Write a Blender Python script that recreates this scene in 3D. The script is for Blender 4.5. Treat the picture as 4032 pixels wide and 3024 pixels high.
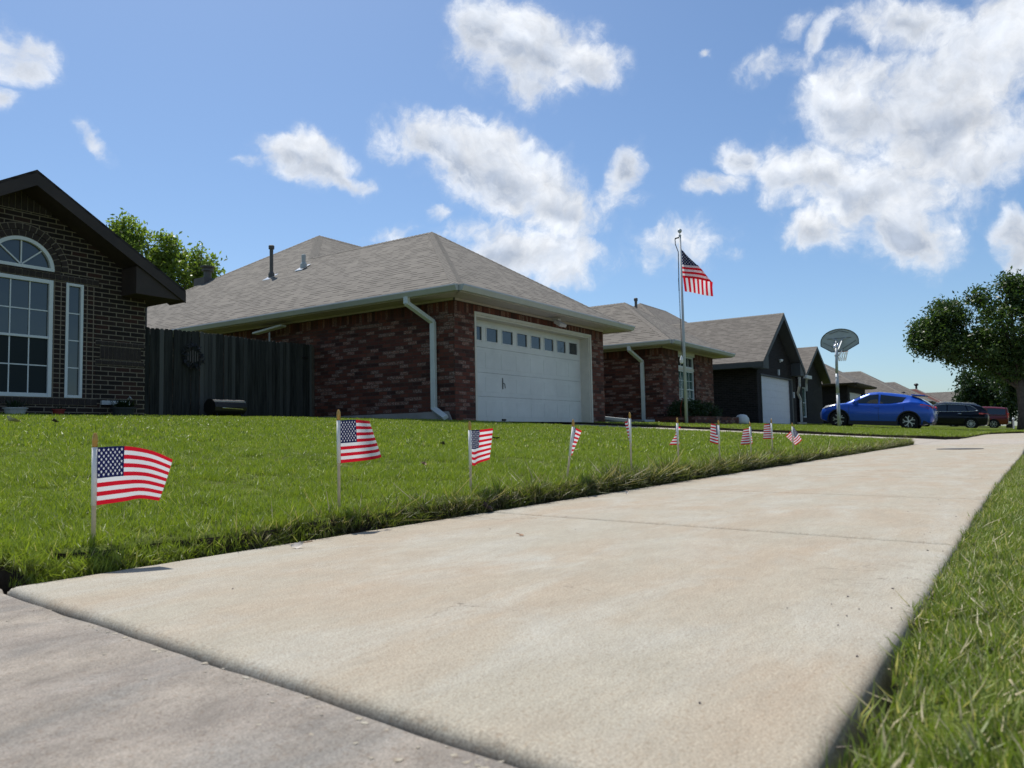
import bpy, bmesh, math, random
import numpy as np
from mathutils import Vector, Matrix, noise as mnoise

sc = bpy.context.scene
for o in list(bpy.data.objects): bpy.data.objects.remove(o)
C = sc.collection
R_ = math.radians
random.seed(7); rng = np.random.default_rng(11)

# ------------------------------------------------------------------ camera
cam_d = bpy.data.cameras.new('camera'); cam = bpy.data.objects.new('camera', cam_d); C.objects.link(cam)
cam_d.sensor_width = 36; cam_d.lens = 27.06; cam_d.clip_start = 0.02; cam_d.clip_end = 3000
cam_d.dof.use_dof = True; cam_d.dof.focus_distance = 4.5; cam_d.dof.aperture_fstop = 11
M3 = Matrix(((0.56009, -0.04502, -0.82721), (-0.82818, -0.05488, -0.55777), (-0.02029, 0.99748, -0.06802)))
cam.matrix_world = Matrix.Translation((0, 0, 0.245)) @ M3.to_4x4()
sc.camera = cam
sc.view_settings.view_transform = 'Standard'; sc.view_settings.look = 'None'; sc.view_settings.gamma = 1
sc.view_settings.exposure = 0.06
sc.cycles.max_bounces = 8; sc.cycles.transparent_max_bounces = 8

# ------------------------------------------------------------------ node helper
class NG:
    def __init__(s, nt): s.nt = nt; s.n = nt.nodes; s.l = nt.links; s.n.clear()
    def new(s, t, **k):
        nd = s.n.new(t)
        for a, b in k.items(): setattr(nd, a, b)
        return nd
    def put(s, sock, v):
        if isinstance(v, bpy.types.NodeSocket): s.l.new(v, sock)
        elif v is not None:
            if isinstance(v, (tuple, list)) and len(v) == 3 and sock.type == 'RGBA': v = (*v, 1)
            sock.default_value = v
    def m(s, op, a, b=None, c=None, clamp=False):
        nd = s.new('ShaderNodeMath', operation=op, use_clamp=clamp)
        s.put(nd.inputs[0], a); s.put(nd.inputs[1], b); s.put(nd.inputs[2], c)
        return nd.outputs[0]
    def v(s, op, a, b=None, sc_=None):
        nd = s.new('ShaderNodeVectorMath', operation=op)
        s.put(nd.inputs[0], a); s.put(nd.inputs[1], b)
        if sc_ is not None: s.put(nd.inputs[3], sc_)
        return nd.outputs[1] if op in ('DOT_PRODUCT', 'LENGTH', 'DISTANCE') else nd.outputs[0]
    def mix(s, f, a, b, mode='MIX'):
        nd = s.new('ShaderNodeMix', data_type='RGBA', blend_type=mode)
        s.put(nd.inputs[0], f); s.put(nd.inputs[6], a); s.put(nd.inputs[7], b)
        return nd.outputs[2]
    def noise(s, vec, scale, detail=3, rough=.5, dist=0, out=0):
        nd = s.new('ShaderNodeTexNoise'); s.put(nd.inputs['Vector'], vec)
        nd.inputs['Scale'].default_value = scale; nd.inputs['Detail'].default_value = detail
        nd.inputs['Roughness'].default_value = rough; nd.inputs['Distortion'].default_value = dist
        return nd.outputs[out]
    def ramp(s, f, pts, interp='LINEAR'):
        nd = s.new('ShaderNodeValToRGB'); cr = nd.color_ramp; cr.interpolation = interp
        while len(cr.elements) < len(pts): cr.elements.new(.5)
        for e, (p, c) in zip(cr.elements, pts):
            e.position = p; e.color = (c, c, c, 1) if not isinstance(c, (tuple, list)) else (*c, 1)
        s.put(nd.inputs[0], f); return nd.outputs[0]
    def rng_(s, x, a, b, c=0., d=1., smooth=False):
        nd = s.new('ShaderNodeMapRange', interpolation_type='SMOOTHSTEP' if smooth else 'LINEAR')
        s.put(nd.inputs[0], x)
        for i, q in zip((1, 2, 3, 4), (a, b, c, d)): s.put(nd.inputs[i], q)
        return nd.outputs[0]
    def scale(s, vec, xyz):
        nd = s.new('ShaderNodeMapping'); s.put(nd.inputs[0], vec); nd.inputs[3].default_value = xyz
        return nd.outputs[0]
    def bump(s, h, strength, dist):
        nd = s.new('ShaderNodeBump'); s.put(nd.inputs['Height'], h)
        nd.inputs['Strength'].default_value = strength; nd.inputs['Distance'].default_value = dist
        return nd.outputs[0]
    def pos(s): return s.new('ShaderNodeNewGeometry').outputs[0]
    def uv(s): return s.new('ShaderNodeTexCoord').outputs['UV']
    def obj(s): return s.new('ShaderNodeTexCoord').outputs['Object']
    def bsdf(s, color, rough=.7, metal=0, spec=.5, normal=None, **k):
        b = s.new('ShaderNodeBsdfPrincipled'); s.put(b.inputs['Base Color'], color); s.put(b.inputs['Roughness'], rough)
        b.inputs['Metallic'].default_value = metal; b.inputs['Specular IOR Level'].default_value = spec
        if normal is not None: s.l.new(normal, b.inputs['Normal'])
        for a, q in k.items(): s.put(b.inputs[a.replace('_', ' ')], q)
        return b.outputs[0]
    def out(s, sh):
        o = s.new('ShaderNodeOutputMaterial'); s.l.new(sh, o.inputs[0])

# ------------------------------------------------------------------ sun
SUN_AZ, SUN_EL = 60.0, 61.0          # azimuth measured from +X (along the street) towards +Y (the houses)
sun_d = bpy.data.lights.new('sun', 'SUN'); sun = bpy.data.objects.new('sun', sun_d); C.objects.link(sun)
sun_d.energy = 4.9; sun_d.angle = R_(.53); sun_d.color = (1, .96, .9)
sv = Vector((math.cos(R_(SUN_EL))*math.cos(R_(SUN_AZ)), math.cos(R_(SUN_EL))*math.sin(R_(SUN_AZ)), math.sin(R_(SUN_EL))))
sun.rotation_euler = sv.to_track_quat('Z', 'Y').to_euler()

# ------------------------------------------------------------------ sky with clouds (by direction)
W = bpy.data.worlds.new('World'); sc.world = W; W.use_nodes = True
g = NG(W.node_tree)
sky = g.new('ShaderNodeTexSky', sky_type='NISHITA'); sky.sun_disc = False
sky.sun_elevation = R_(SUN_EL); sky.sun_rotation = R_(90 - SUN_AZ)
sky.air_density = 1.0; sky.dust_density = .9; sky.ozone_density = 2.6; sky.altitude = 300
D = g.new('ShaderNodeTexCoord').outputs['Generated']
warpc = g.noise(D, 6, 4, .55, 0, 1)
warp = g.v('SCALE', g.v('SUBTRACT', warpc, (.5, .5, .5)), None, .075)
warp2 = g.v('SCALE', g.v('SUBTRACT', g.noise(D, 28, 4, .6, 0, 1), (.5, .5, .5)), None, .022)
Dw = g.v('ADD', g.v('ADD', D, warp), warp2)
CL = [(32.3,27.0,4.8,3.0,-11,1.10),(35.1,28.5,2.7,2.0,-1,1.00),(28.0,26.2,3.0,1.6,-13,1.00),(32.7,24.8,2.3,1.4,-2,0.80),(49.2,19.8,2.9,1.5,-8,1.10),(46.2,18.8,1.9,0.7,-17,0.80),(52.2,19.6,1.2,0.5,5,0.60),(39.8,21.3,3.6,1.9,-14,1.00),(35.3,19.4,5.6,2.8,-20,1.10),(30.8,17.0,4.0,2.5,-22,1.00),(32.2,13.7,5.1,2.0,-11,1.00),(29.5,12.1,2.4,1.2,-2,0.70),(37.5,15.2,2.0,0.8,19,0.50),(25.0,18.3,1.1,2.4,-19,0.75),(25.9,16.8,2.0,1.0,-3,0.60),(8.4,21.2,3.6,2.8,-21,1.15),(3.5,19.4,4.6,4.5,-12,1.20),(11.9,17.3,3.7,2.3,-8,1.00),(7.8,15.5,4.6,2.7,-14,1.05),(1.8,16.5,3.0,2.0,24,1.00),(6.5,13.0,3.0,2.2,-29,1.00),(12.0,13.2,2.2,1.4,-6,0.95),(0.7,22.3,2.5,4.0,-15,1.10),(5.0,25.4,3.8,1.4,-24,1.00),(-0.2,24.6,2.0,1.5,-17,0.90),(0.2,12.0,1.3,2.0,-9,1.00),(18.5,17.5,2.0,0.8,9,0.75),(16.8,19.3,1.1,1.1,-7,0.70),(13.9,24.6,2.2,0.9,0,0.62),(11.3,25.8,0.5,1.4,-25,0.50),(12.5,26.7,0.7,0.7,-11,0.45),(67.0,23.9,1.6,1.4,-9,0.80),(67.9,20.8,0.9,0.8,12,0.80),(63.3,19.5,1.3,0.5,-43,0.62),(21.4,13.5,2.6,1.5,-4,0.50),(18.3,12.5,0.9,0.5,-5,0.45),(35.9,22.5,1.5,0.4,-24,0.45),(18.4,25.8,0.4,0.2,-8,0.50),(39.2,16.1,0.7,0.5,0,0.50),(42.3,14.6,2.0,0.6,11,0.45),
      (-14,18,8,4,0,1),(-30,28,9,5,10,1),(95,22,7,4,0,1),(115,30,10,5,0,1),(140,20,9,4,0,1),(-60,20,12,5,0,1),(-95,32,14,7,0,1.1),(-130,18,12,5,0,1.1),(-165,30,13,6,0,1)]  # unseen generic clouds outside the view, added for reflections in the windows
tot = tot2 = None
for az, el, eu, ev, r, s_ in CL:
    a, e = R_(az), R_(el)
    c = Vector((math.cos(e)*math.cos(a), math.cos(e)*math.sin(a), math.sin(e)))
    ee = Vector((math.sin(a), -math.cos(a), 0)); nn = ee.cross(c)
    U = (math.cos(R_(r))*ee + math.sin(R_(r))*nn) / math.sin(R_(eu))/1.20
    V = (-math.sin(R_(r))*ee + math.cos(R_(r))*nn) / math.sin(R_(ev))/1.20
    d = g.v('SUBTRACT', Dw, tuple(c))
    u = g.v('DOT_PRODUCT', d, tuple(U)); v = g.v('DOT_PRODUCT', d, tuple(V))
    q = g.m('MULTIPLY_ADD', u, u, g.m('MULTIPLY', v, v))
    m = g.m('MULTIPLY_ADD', q, -s_, s_)
    if eu > 1.9:
        vu = g.m('SUBTRACT', v, .55); m2 = g.m('MULTIPLY_ADD', g.m('MULTIPLY_ADD', u, u, g.m('MULTIPLY', vu, vu)), -s_, s_); tot2 = m2 if tot2 is None else g.m('SMOOTH_MAX', tot2, m2, .12)
    tot = m if tot is None else g.m('SMOOTH_MAX', tot, m, .12)
fb = g.noise(Dw, 22, 9, .62)
fb2 = g.noise(g.v('ADD', D, (3.1, 1.7, 5.2)), 9, 6, .55)
dens = g.m('ADD', g.m('MULTIPLY_ADD', g.m('SUBTRACT', fb, .5), 2.1, g.m('MULTIPLY', g.m('MAXIMUM', tot, -1), .85)), g.m('MULTIPLY', g.m('SUBTRACT', fb2, .5), .8))
fbo = g.noise(g.v('ADD', Dw, (.012, .016, .022)), 22, 7, .62)
relief = g.m('MULTIPLY', g.m('SUBTRACT', fb, fbo), 1.7)
mask = g.rng_(dens, -.16, .74, 0, 1, True)
thin = g.m('MULTIPLY', g.rng_(dens, -.35, .3, 0, .10, True), 1)
mask = g.m('MAXIMUM', mask, thin)
core = g.rng_(dens, .35, 1.15, 0, 1, True)
under = g.rng_(g.m('SUBTRACT', tot, tot2), -.05, .55, 0, 1, True)
shd = g.m('MULTIPLY', core, g.m('ADD', g.m('MULTIPLY', under, .95), g.m('MULTIPLY', g.rng_(g.noise(g.v('ADD', Dw, (0, 0, .04)), 9, 6, .55), .40, .66, 0, 1), .45)), clamp=True)
ccol = g.mix(g.rng_(g.noise(g.v('ADD', Dw, (.3, .2, .1)), 26, 6, .6), .35, .65), (.90, .92, .95), (.72, .77, .85))
ccol = g.mix(shd, ccol, (.43, .485, .58))  # grey undersides: shade on the clouds is put into their colour
ccol = g.v('SCALE', ccol, None, g.m('ADD', 1, g.m('MULTIPLY', relief, g.rng_(mask, .2, .9, 0, .5))))
skyc = g.v('MULTIPLY', sky.outputs[0], (.86, .985, 1.08))
bg1 = g.new('ShaderNodeBackground'); g.put(bg1.inputs[0], skyc); bg1.inputs[1].default_value = .112
bg2 = g.new('ShaderNodeBackground'); g.put(bg2.inputs[0], ccol); bg2.inputs[1].default_value = 1.0
mx = g.new('ShaderNodeMixShader'); g.put(mx.inputs[0], g.m('MULTIPLY', mask, .93)); g.l.new(bg1.outputs[0], mx.inputs[1]); g.l.new(bg2.outputs[0], mx.inputs[2])
wo = g.new('ShaderNodeOutputWorld'); g.l.new(mx.outputs[0], wo.inputs[0])
W.cycles.sampling_method = 'MANUAL'; W.cycles.sample_map_resolution = 512

# ------------------------------------------------------------------ materials
MT = {}
def mat(name, fn):
    m = bpy.data.materials.new(name); m.use_nodes = True; g = NG(m.node_tree); fn(g); MT[name] = m; return m
def plain(name, col, rough=.6, metal=0, spec=.5, var=.12, sc_=6., bump=.0, **k):
    def f(g):
        p = g.obj(); n = g.noise(p, sc_, 5, .6)
        c = g.mix(g.rng_(n, .3, .7), tuple(x*(1-var) for x in col), tuple(min(1, x*(1+var)) for x in col))
        nb = g.bump(g.noise(p, sc_*8, 3), bump, .004) if bump else None
        g.out(g.bsdf(c, rough, metal, spec, nb, **k))
    return mat(name, f)

def concrete(name, base, warm, grey, sc0=1.0, dirt=.5, mott=1.):
    def f(g):
        p = g.pos()
        st = g.scale(p, (.9, 2.2, 1))
        big = g.noise(st, 1.6*sc0, 6, .62, .3)
        c = g.mix(g.rng_(big, .38, .66), base, warm)
        c = g.mix(g.rng_(g.noise(g.v('ADD', st, (9, 4, 0)), 2.6*sc0, 6, .66, .5), .47, .70), c, grey)
        fine = g.noise(p, 420, 4, .8)
        c = g.mix(g.rng_(fine, .34, .66, .0, 1), g.v('SCALE', c, None, .56), g.v('SCALE', c, None, 1.36))
        c = g.mix(g.m('MULTIPLY', g.rng_(g.noise(p, 170, 3, .7), .54, .64), .55), c, g.v('MULTIPLY', c, (.70, .60, .52)))
        c = g.mix(g.rng_(g.noise(g.scale(p, (1, 1.4, 1)), 7*sc0, 6, .72, .4), .36, .64), g.v('SCALE', c, None, 1-.13*mott), g.v('SCALE', c, None, 1+.10*mott))
        cn = g.m('ABSOLUTE', g.m('SUBTRACT', g.noise(g.scale(p, (1.3, 1, 1)), 2.3, 6, .6, .6), .5))
        crk = g.m('MULTIPLY', g.m('SUBTRACT', 1, g.rng_(cn, 0, .0035)), g.rng_(g.noise(p, 1.1, 2), .56, .60))
        c = g.mix(g.m('MULTIPLY', crk, .75), c, (.13, .105, .08))
        c = g.mix(g.rng_(g.noise(g.scale(p, (1, 3, 1)), 22, 4, .7), .35, .65, .0, 1), g.v('SCALE', c, None, .94), g.v('SCALE', c, None, 1.05))
        spk = g.rng_(g.noise(p, 330, 2, .5), .64, .74)
        c = g.mix(g.m('MULTIPLY', spk, .5), c, (.16, .13, .11))
        st2 = g.rng_(g.noise(g.scale(p, (1, 1.6, 1)), 16, 6, .75), .63, .76)
        c = g.mix(g.m('MULTIPLY', st2, dirt), c, (.22, .17, .13))
        h = g.m('SUBTRACT', g.m('ADD', g.m('MULTIPLY', fine, .8), g.m('MULTIPLY', g.noise(p, 60, 5, .7), .5)), crk)
        g.out(g.bsdf(c, .92, 0, .25, g.bump(h, .35, .0022)))
    return mat(name, f)
concrete('sidewalk_concrete', (.375, .342, .270), (.378, .312, .230), (.412, .388, .325), 1.0, .5, .4)
concrete('driveway_concrete', (.258, .228, .194), (.325, .285, .232), (.232, .222, .20), 1.3, .25, 1.7)
concrete('far_concrete', (.40, .36, .305), (.42, .36, .29), (.39, .37, .335), .5, .2)
plain('foundation_concrete', (.30, .29, .27), .9, var=.2, sc_=2)
plain('asphalt', (.06, .06, .062), .9, var=.2, sc_=9, bump=.5)

def brick(name, ramp, mortar, bw, bh, ms, vert=False, rough=.85, wear=0.0, off=.5):
    def f(g):
        uv = g.uv()
        if vert:
            mp = g.new('ShaderNodeMapping'); g.put(mp.inputs[0], uv); mp.inputs[2].default_value = (0, 0, R_(90)); uv = mp.outputs[0]
        b = g.new('ShaderNodeTexBrick', offset=off); g.put(b.inputs['Vector'], uv)
        b.inputs['Color1'].default_value = (0, 0, 0, 1); b.inputs['Color2'].default_value = (1, 1, 1, 1); b.inputs['Mortar'].default_value = (.5, .5, .5, 1)
        b.inputs['Scale'].default_value = 1; b.inputs['Mortar Size'].default_value = ms; b.inputs['Mortar Smooth'].default_value = .15
        b.inputs['Bias'].default_value = 0; b.inputs['Brick Width'].default_value = bw; b.inputs['Row Height'].default_value = bh
        c = g.ramp(b.outputs[0], ramp)
        n = g.noise(uv, 38, 5, .7)
        if wear:
            w = g.m('MULTIPLY', g.rng_(b.outputs[0], .70, .74), g.rng_(n, .46, .60))
            w = g.m('MAXIMUM', w, g.m('MULTIPLY', g.rng_(g.noise(g.scale(uv, (1, 2.5, 1)), 9, 5, .7), .60, .70), .55))
            c = g.mix(g.m('MULTIPLY', w, wear), c, (.30, .235, .20))
        c = g.mix(g.rng_(n, .3, .75), g.v('SCALE', c, None, .72), g.v('SCALE', c, None, 1.25))
        c = g.mix(b.outputs[1], c, mortar)
        h = g.m('ADD', g.m('MULTIPLY', b.outputs[1], -1), g.m('MULTIPLY', n, .5))
        g.out(g.bsdf(c, rough, 0, .3, g.bump(h, .8, .006)))
    return mat(name, f)
red_r = [(0, (.040, .016, .013)), (.25, (.105, .030, .020)), (.45, (.150, .046, .029)), (.6, (.055, .021, .017)), (.8, (.175, .058, .036)), (1, (.115, .05, .037))]
brick('red_brick', red_r, (.060, .046, .038), .254, .082, .007, wear=.9)
brick('red_brick_soldier', red_r, (.04, .03, .025), .262, .082, .006, vert=True, wear=.55, off=0)
dk_r = [(0, (.013, .009, .0085)), (.5, (.022, .015, .0135)), (.8, (.030, .019, .016)), (.93, (.045, .018, .014)), (1, (.03, .019, .016))]
brick('dark_brick', dk_r, (.19, .16, .12), .254, .0785, .0085)
brick('dark_brick_soldier', dk_r, (.17, .145, .11), .30, .083, .0085, vert=True, off=0)
bk_r = [(0, (.005, .0045, .005)), (.5, (.010, .008, .009)), (1, (.018, .014, .015))]
brick('black_brick', bk_r, (.028, .026, .027), .254, .082, .009)
br_r = [(0, (.035, .022, .017)), (.5, (.06, .036, .027)), (1, (.085, .052, .038))]
brick('brown_brick', br_r, (.10, .085, .07), .254, .082, .009)

def shingle(name, base, dark):
    def f(g):
        uv = g.uv(); rowh = .142
        sep = g.new('ShaderNodeSeparateXYZ'); g.put(sep.inputs[0], uv)
        def bt(w, off, sh):
            b = g.new('ShaderNodeTexBrick', offset=off); g.put(b.inputs['Vector'], g.v('ADD', uv, sh))
            b.inputs['Color1'].default_value = (0, 0, 0, 1); b.inputs['Color2'].default_value = (1, 1, 1, 1)
            b.inputs['Scale'].default_value = 1; b.inputs['Mortar Size'].default_value = 0; b.inputs['Brick Width'].default_value = w; b.inputs['Row Height'].default_value = rowh
            return b.outputs[0]
        r1 = bt(.21, .37, (0, 0, 0)); r2 = bt(.33, .61, (.1, 0, 0))
        fr = g.m('FRACT', g.m('DIVIDE', sep.outputs[1], rowh))
        line = g.m('SUBTRACT', 1, g.rng_(fr, .22, .42))
        line = g.m('MULTIPLY', line, g.rng_(r1, .35, .60, .22, 1))
        c = g.mix(r2, tuple(x*.86 for x in base), tuple(x*1.13 for x in base))
        c = g.mix(g.rng_(g.noise(uv, .8, 5, .6), .35, .65, 0, .5), c, tuple(x*y for x, y in zip(base, (.88, .88, .90))))
        gr = g.noise(uv, 120, 3, .7)
        c = g.mix(g.rng_(gr, .3, .7), g.v('SCALE', c, None, .8), g.v('SCALE', c, None, 1.18))
        c = g.mix(g.m('MULTIPLY', line, .85), c, dark)  # shadow under the shingle butts, painted in as broken dark lines
        h = g.m('ADD', g.m('MULTIPLY', g.m('SUBTRACT', 1, fr), .8), g.m('MULTIPLY', r1, .5))
        g.out(g.bsdf(c, .95, 0, .2, g.bump(h, .7, .012)))
    return mat(name, f)
shingle('brown_grey_shingle', (.205, .186, .157), (.020, .017, .014))
shingle('dark_shingle', (.045, .038, .036), (.015, .013, .012))
shingle('grey_shingle', (.185, .166, .141), (.05, .043, .038))
shingle('red_shingle', (.17, .075, .06), (.05, .03, .03))
plain('hip_shingle', (.210, .190, .163), .95, var=.2, sc_=14, spec=.2, bump=.6)

plain('gutter_grey', (.42, .44, .42), .45, var=.06)
plain('soffit_cream', (.45, .41, .39), .7, var=.08)
plain('trim_cream', (.58, .56, .49), .6, var=.06)
plain('dark_brown_trim', (.034, .023, .018), .7, var=.25, sc_=3)
plain('dark_soffit', (.05, .042, .026), .8, var=.15)
plain('charcoal_trim', (.050, .055, .055), .6, var=.12)
plain('white_paint', (.60, .62, .60), .5, var=.09, sc_=1.6)
plain('cool_white_paint', (.64, .67, .70), .5, var=.05)
plain('vinyl_white', (.62, .66, .66), .4, var=.04)
plain('downspout_grey', (.56, .60, .58), .45, var=.05)
plain('vent_brown', (.085, .08, .072), .6, var=.15)
plain('flashing', (.62, .62, .60), .3, .9, var=.1)
plain('galvanised', (.42, .45, .47), .5, .35, var=.15, sc_=8)
plain('aluminium', (.46, .49, .51), .6, .0, var=.08)
plain('rope', (.06, .065, .06), .9)
plain('gold', (.50, .28, .07), .3, .55, var=.15, sc_=60)
plain('stick_wood', (.60, .48, .31), .8, var=.15, sc_=40)
plain('sleeve_white', (.80, .79, .75), .8, var=.05)
plain('black_paint', (.012, .012, .013), .45, var=.2)
plain('chrome', (.75, .75, .75), .12, 1, var=.03)
plain('backboard_grey', (.40, .44, .42), .55, var=.08)
plain('net_white', (.8, .8, .78), .8)
plain('orange_rim', (.45, .12, .04), .5)
plain('red_pot', (.20, .02, .015), .6)
plain('white_pot', (.42, .43, .42), .5, var=.2)
plain('dark_pot', (.03, .035, .035), .7)
plain('rubber', (.012, .012, .012), .85, spec=.2)
plain('rim_silver', (.55, .56, .57), .3, .85, var=.05)
plain('rim_dark', (.02, .02, .022), .4, .4)
plain('black_plastic', (.014, .015, .017), .6, var=.1)
plain('red_lens', (.62, .015, .012), .15, spec=.6, Coat_Weight=.8)
plain('clear_lens', (.55, .56, .58), .12, .3, spec=.8, Coat_Weight=1.)
plain('bark', (.085, .068, .052), .95, var=.35, sc_=9, bump=.9)
plain('grey_bark', (.14, .125, .105), .95, var=.35, sc_=7, bump=.9)
plain('dry_leaf', (.26, .16, .09), .8, var=.35, sc_=60)
plain('pale_leaf', (.52, .47, .40), .8, var=.25, sc_=60)
plain('dark_leaf', (.06, .045, .05), .8, var=.35, sc_=60)
plain('straw', (.36, .31, .17), .8, var=.3, sc_=60)
plain('root_grey', (.24, .20, .16), .95, var=.3, sc_=30, bump=.5)
plain('soil', (.045, .032, .022), 1., var=.5, sc_=12, bump=1.)
plain('patio_tile', (.10, .09, .085), .8)
def carpaint(name, col, rough=.28, spec=.6):
    plain(name, col, rough, .25, spec, var=.02, Coat_Weight=.4, Coat_Roughness=.05)
carpaint('blue_paint', (.002, .075, .46)); carpaint('navy_paint', (.001, .003, .010), .32, .15); carpaint('red_paint', (.14, .008, .010))
mat('car_glass', lambda g: g.out(g.bsdf((.004, .007, .008), .05, 0, .9, None, Coat_Weight=.3)))
def winglass(name, col, rough):
    mat(name, lambda g: g.out(g.bsdf(col, rough, 0, .22 if 'screen' in name else .9, g.bump(g.noise(g.obj(), 1.6, 2), .12, .05))))
winglass('window_glass', (.035, .045, .045), .04)
winglass('screen_glass', (.008, .016, .019), .5)
winglass('garage_glass', (.020, .030, .040), .06)
winglass('teal_glass', (.02, .075, .065), .10)

def wood_fence(g):
    p = g.obj(); n = g.noise(g.scale(p, (14, 14, .9)), 1.5, 6, .65)
    oi = g.new('ShaderNodeObjectInfo').outputs['Random']
    c = g.mix(g.rng_(n, .3, .72), (.010, .0115, .011), (.056, .058, .052))
    c = g.mix(g.m('MULTIPLY', g.m('POWER', oi, 4), .9), c, (.13, .13, .12))
    g.out(g.bsdf(c, .95, 0, .2, g.bump(n, .6, .01)))
mat('weathered_wood', wood_fence)

def leafmat(name, a, b, c2, trans=.35):
    def f(g):
        at = g.new('ShaderNodeAttribute', attribute_name='tint').outputs['Fac']
        n = g.noise(g.pos(), .9, 3)
        c = g.ramp(g.m('ADD', g.m('MULTIPLY', at, .7), g.m('MULTIPLY', n, .3)), [(.1, a), (.5, b), (.9, c2)])
        d = g.bsdf(c, .45, 0, .35)
        t = g.new('ShaderNodeBsdfTranslucent'); g.put(t.inputs[0], g.v('MULTIPLY', c, (1.5, 1.7, .8)))
        m = g.new('ShaderNodeMixShader'); m.inputs[0].default_value = trans; g.l.new(d, m.inputs[1]); g.l.new(t.outputs[0], m.inputs[2])
        g.out(m.outputs[0])
    return mat(name, f)
leafmat('dark_leaves', (.022, .042, .012), (.048, .085, .020), (.105, .145, .035), .3)
leafmat('bright_leaves', (.08, .12, .02), (.16, .215, .04), (.30, .35, .09), .42)
leafmat('hedge_and_shaded_leaves', (.012, .028, .008), (.022, .045, .012), (.04, .07, .02), .2)  # dark green of the shrubs; on the rear trees it paints in shade

def grassmat(name, g1, g2, g3, straw, dead=.06):
    def f(g):
        at = g.new('ShaderNodeAttribute', attribute_name='tint').outputs['Fac']
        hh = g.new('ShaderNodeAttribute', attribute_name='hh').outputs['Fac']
        p = g.pos()
        n = g.noise(p, 4.5, 5, .65)
        n2 = g.noise(p, .45, 4, .65)
        c = g.ramp(g.m('ADD', g.m('MULTIPLY', at, .45), g.m('MULTIPLY', g.rng_(n, .33, .67), .55)), [(.0, g1), (.5, g2), (1., g3)])
        c = g.mix(g.rng_(n2, .4, .7, 0, .45), c, g3)
        isd = g.m('GREATER_THAN', at, 1 - dead)
        c = g.mix(isd, c, straw)
        c = g.mix(g.rng_(hh, .0, .45, .85, 0), c, tuple(x*.16+y*.2 for x, y in zip(straw, g1)))  # blade feet: brownish thatch tone plus painted shade between the blades
        d = g.bsdf(c, .5, 0, .35)
        t = g.new('ShaderNodeBsdfTranslucent'); g.put(t.inputs[0], g.v('MULTIPLY', c, (1.35, 1.5, .6)))
        m = g.new('ShaderNodeMixShader'); m.inputs[0].default_value = .30; g.l.new(d, m.inputs[1]); g.l.new(t.outputs[0], m.inputs[2])
        g.out(m.outputs[0])
    return mat(name, f)
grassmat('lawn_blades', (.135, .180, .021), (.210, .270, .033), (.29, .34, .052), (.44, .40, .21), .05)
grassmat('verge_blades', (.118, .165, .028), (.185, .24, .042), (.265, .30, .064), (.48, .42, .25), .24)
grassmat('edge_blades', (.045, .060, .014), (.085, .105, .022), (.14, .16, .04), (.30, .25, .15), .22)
def lawnbase(g):
    p = g.pos(); n = g.noise(p, 9, 6, .7); n2 = g.noise(p, .5, 4)
    c = g.mix(g.rng_(n, .35, .65), (.035, .040, .012), (.11, .14, .023))
    c = g.mix(g.rng_(n2, .35, .65, 0, .5), c, (.145, .195, .034))
    g.out(g.bsdf(c, 1, 0, .1, g.bump(n, .8, .03)))
mat('lawn_base', lawnbase)

def flagmat(g):
    uv = g.uv(); s = g.new('ShaderNodeSeparateXYZ'); g.put(s.inputs[0], uv); u, v = s.outputs[0], g.m('SUBTRACT', 1, s.outputs[1])
    odd = g.m('MODULO', g.m('FLOOR', g.m('MULTIPLY', v, 13)), 2)
    c = g.mix(odd, (.66, .012, .030), (.84, .84, .86))
    inc = g.m('MULTIPLY', g.m('LESS_THAN', u, .4), g.m('LESS_THAN', v, 7/13))
    a = g.m('MULTIPLY', u, 12/.4); b = g.m('MULTIPLY', v, 10/(7/13))
    def star(o):
        la = g.m('SUBTRACT', g.m('MODULO', g.m('ADD', a, o), 2), 1); lb = g.m('SUBTRACT', g.m('MODULO', g.m('ADD', b, o), 2), 1)
        x = g.m('MULTIPLY', la, .063); y = g.m('MULTIPLY', lb, -.054)
        r = g.m('SQRT', g.m('MULTIPLY_ADD', x, x, g.m('MULTIPLY', y, y)))
        th = g.m('ARCTAN2', x, y)
        t = g.m('ABSOLUTE', g.m('SUBTRACT', g.m('FRACT', g.m('ADD', g.m('MULTIPLY', th, 5/(2*math.pi)), 10.5)), .5))
        lim = g.m('SUBTRACT', .033, g.m('MULTIPLY', g.m('POWER', g.m('MULTIPLY', t, 2), .6), .022))
        return g.m('LESS_THAN', r, lim)
    s0 = star(0)
    box = g.m('MULTIPLY', g.m('MULTIPLY', g.m('GREATER_THAN', a, 1), g.m('LESS_THAN', a, 11)), g.m('MULTIPLY', g.m('GREATER_THAN', b, 1), g.m('LESS_THAN', b, 9)))
    s1 = g.m('MULTIPLY', star(1), box)
    cc = g.mix(g.m('MAXIMUM', s0, s1), (.010, .014, .075), (.78, .78, .80))
    c = g.mix(inc, c, cc)
    d = g.bsdf(c, .75, 0, .2, g.bump(g.noise(g.scale(uv, (60, 60, 1)), 6, 2), .1, .001))
    t = g.new('ShaderNodeBsdfTranslucent'); g.put(t.inputs[0], c)
    m = g.new('ShaderNodeMixShader'); m.inputs[0].default_value = .5; g.l.new(d, m.inputs[1]); g.l.new(t.outputs[0], m.inputs[2])
    g.out(m.outputs[0])
mat('flag_cloth', flagmat)

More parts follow.
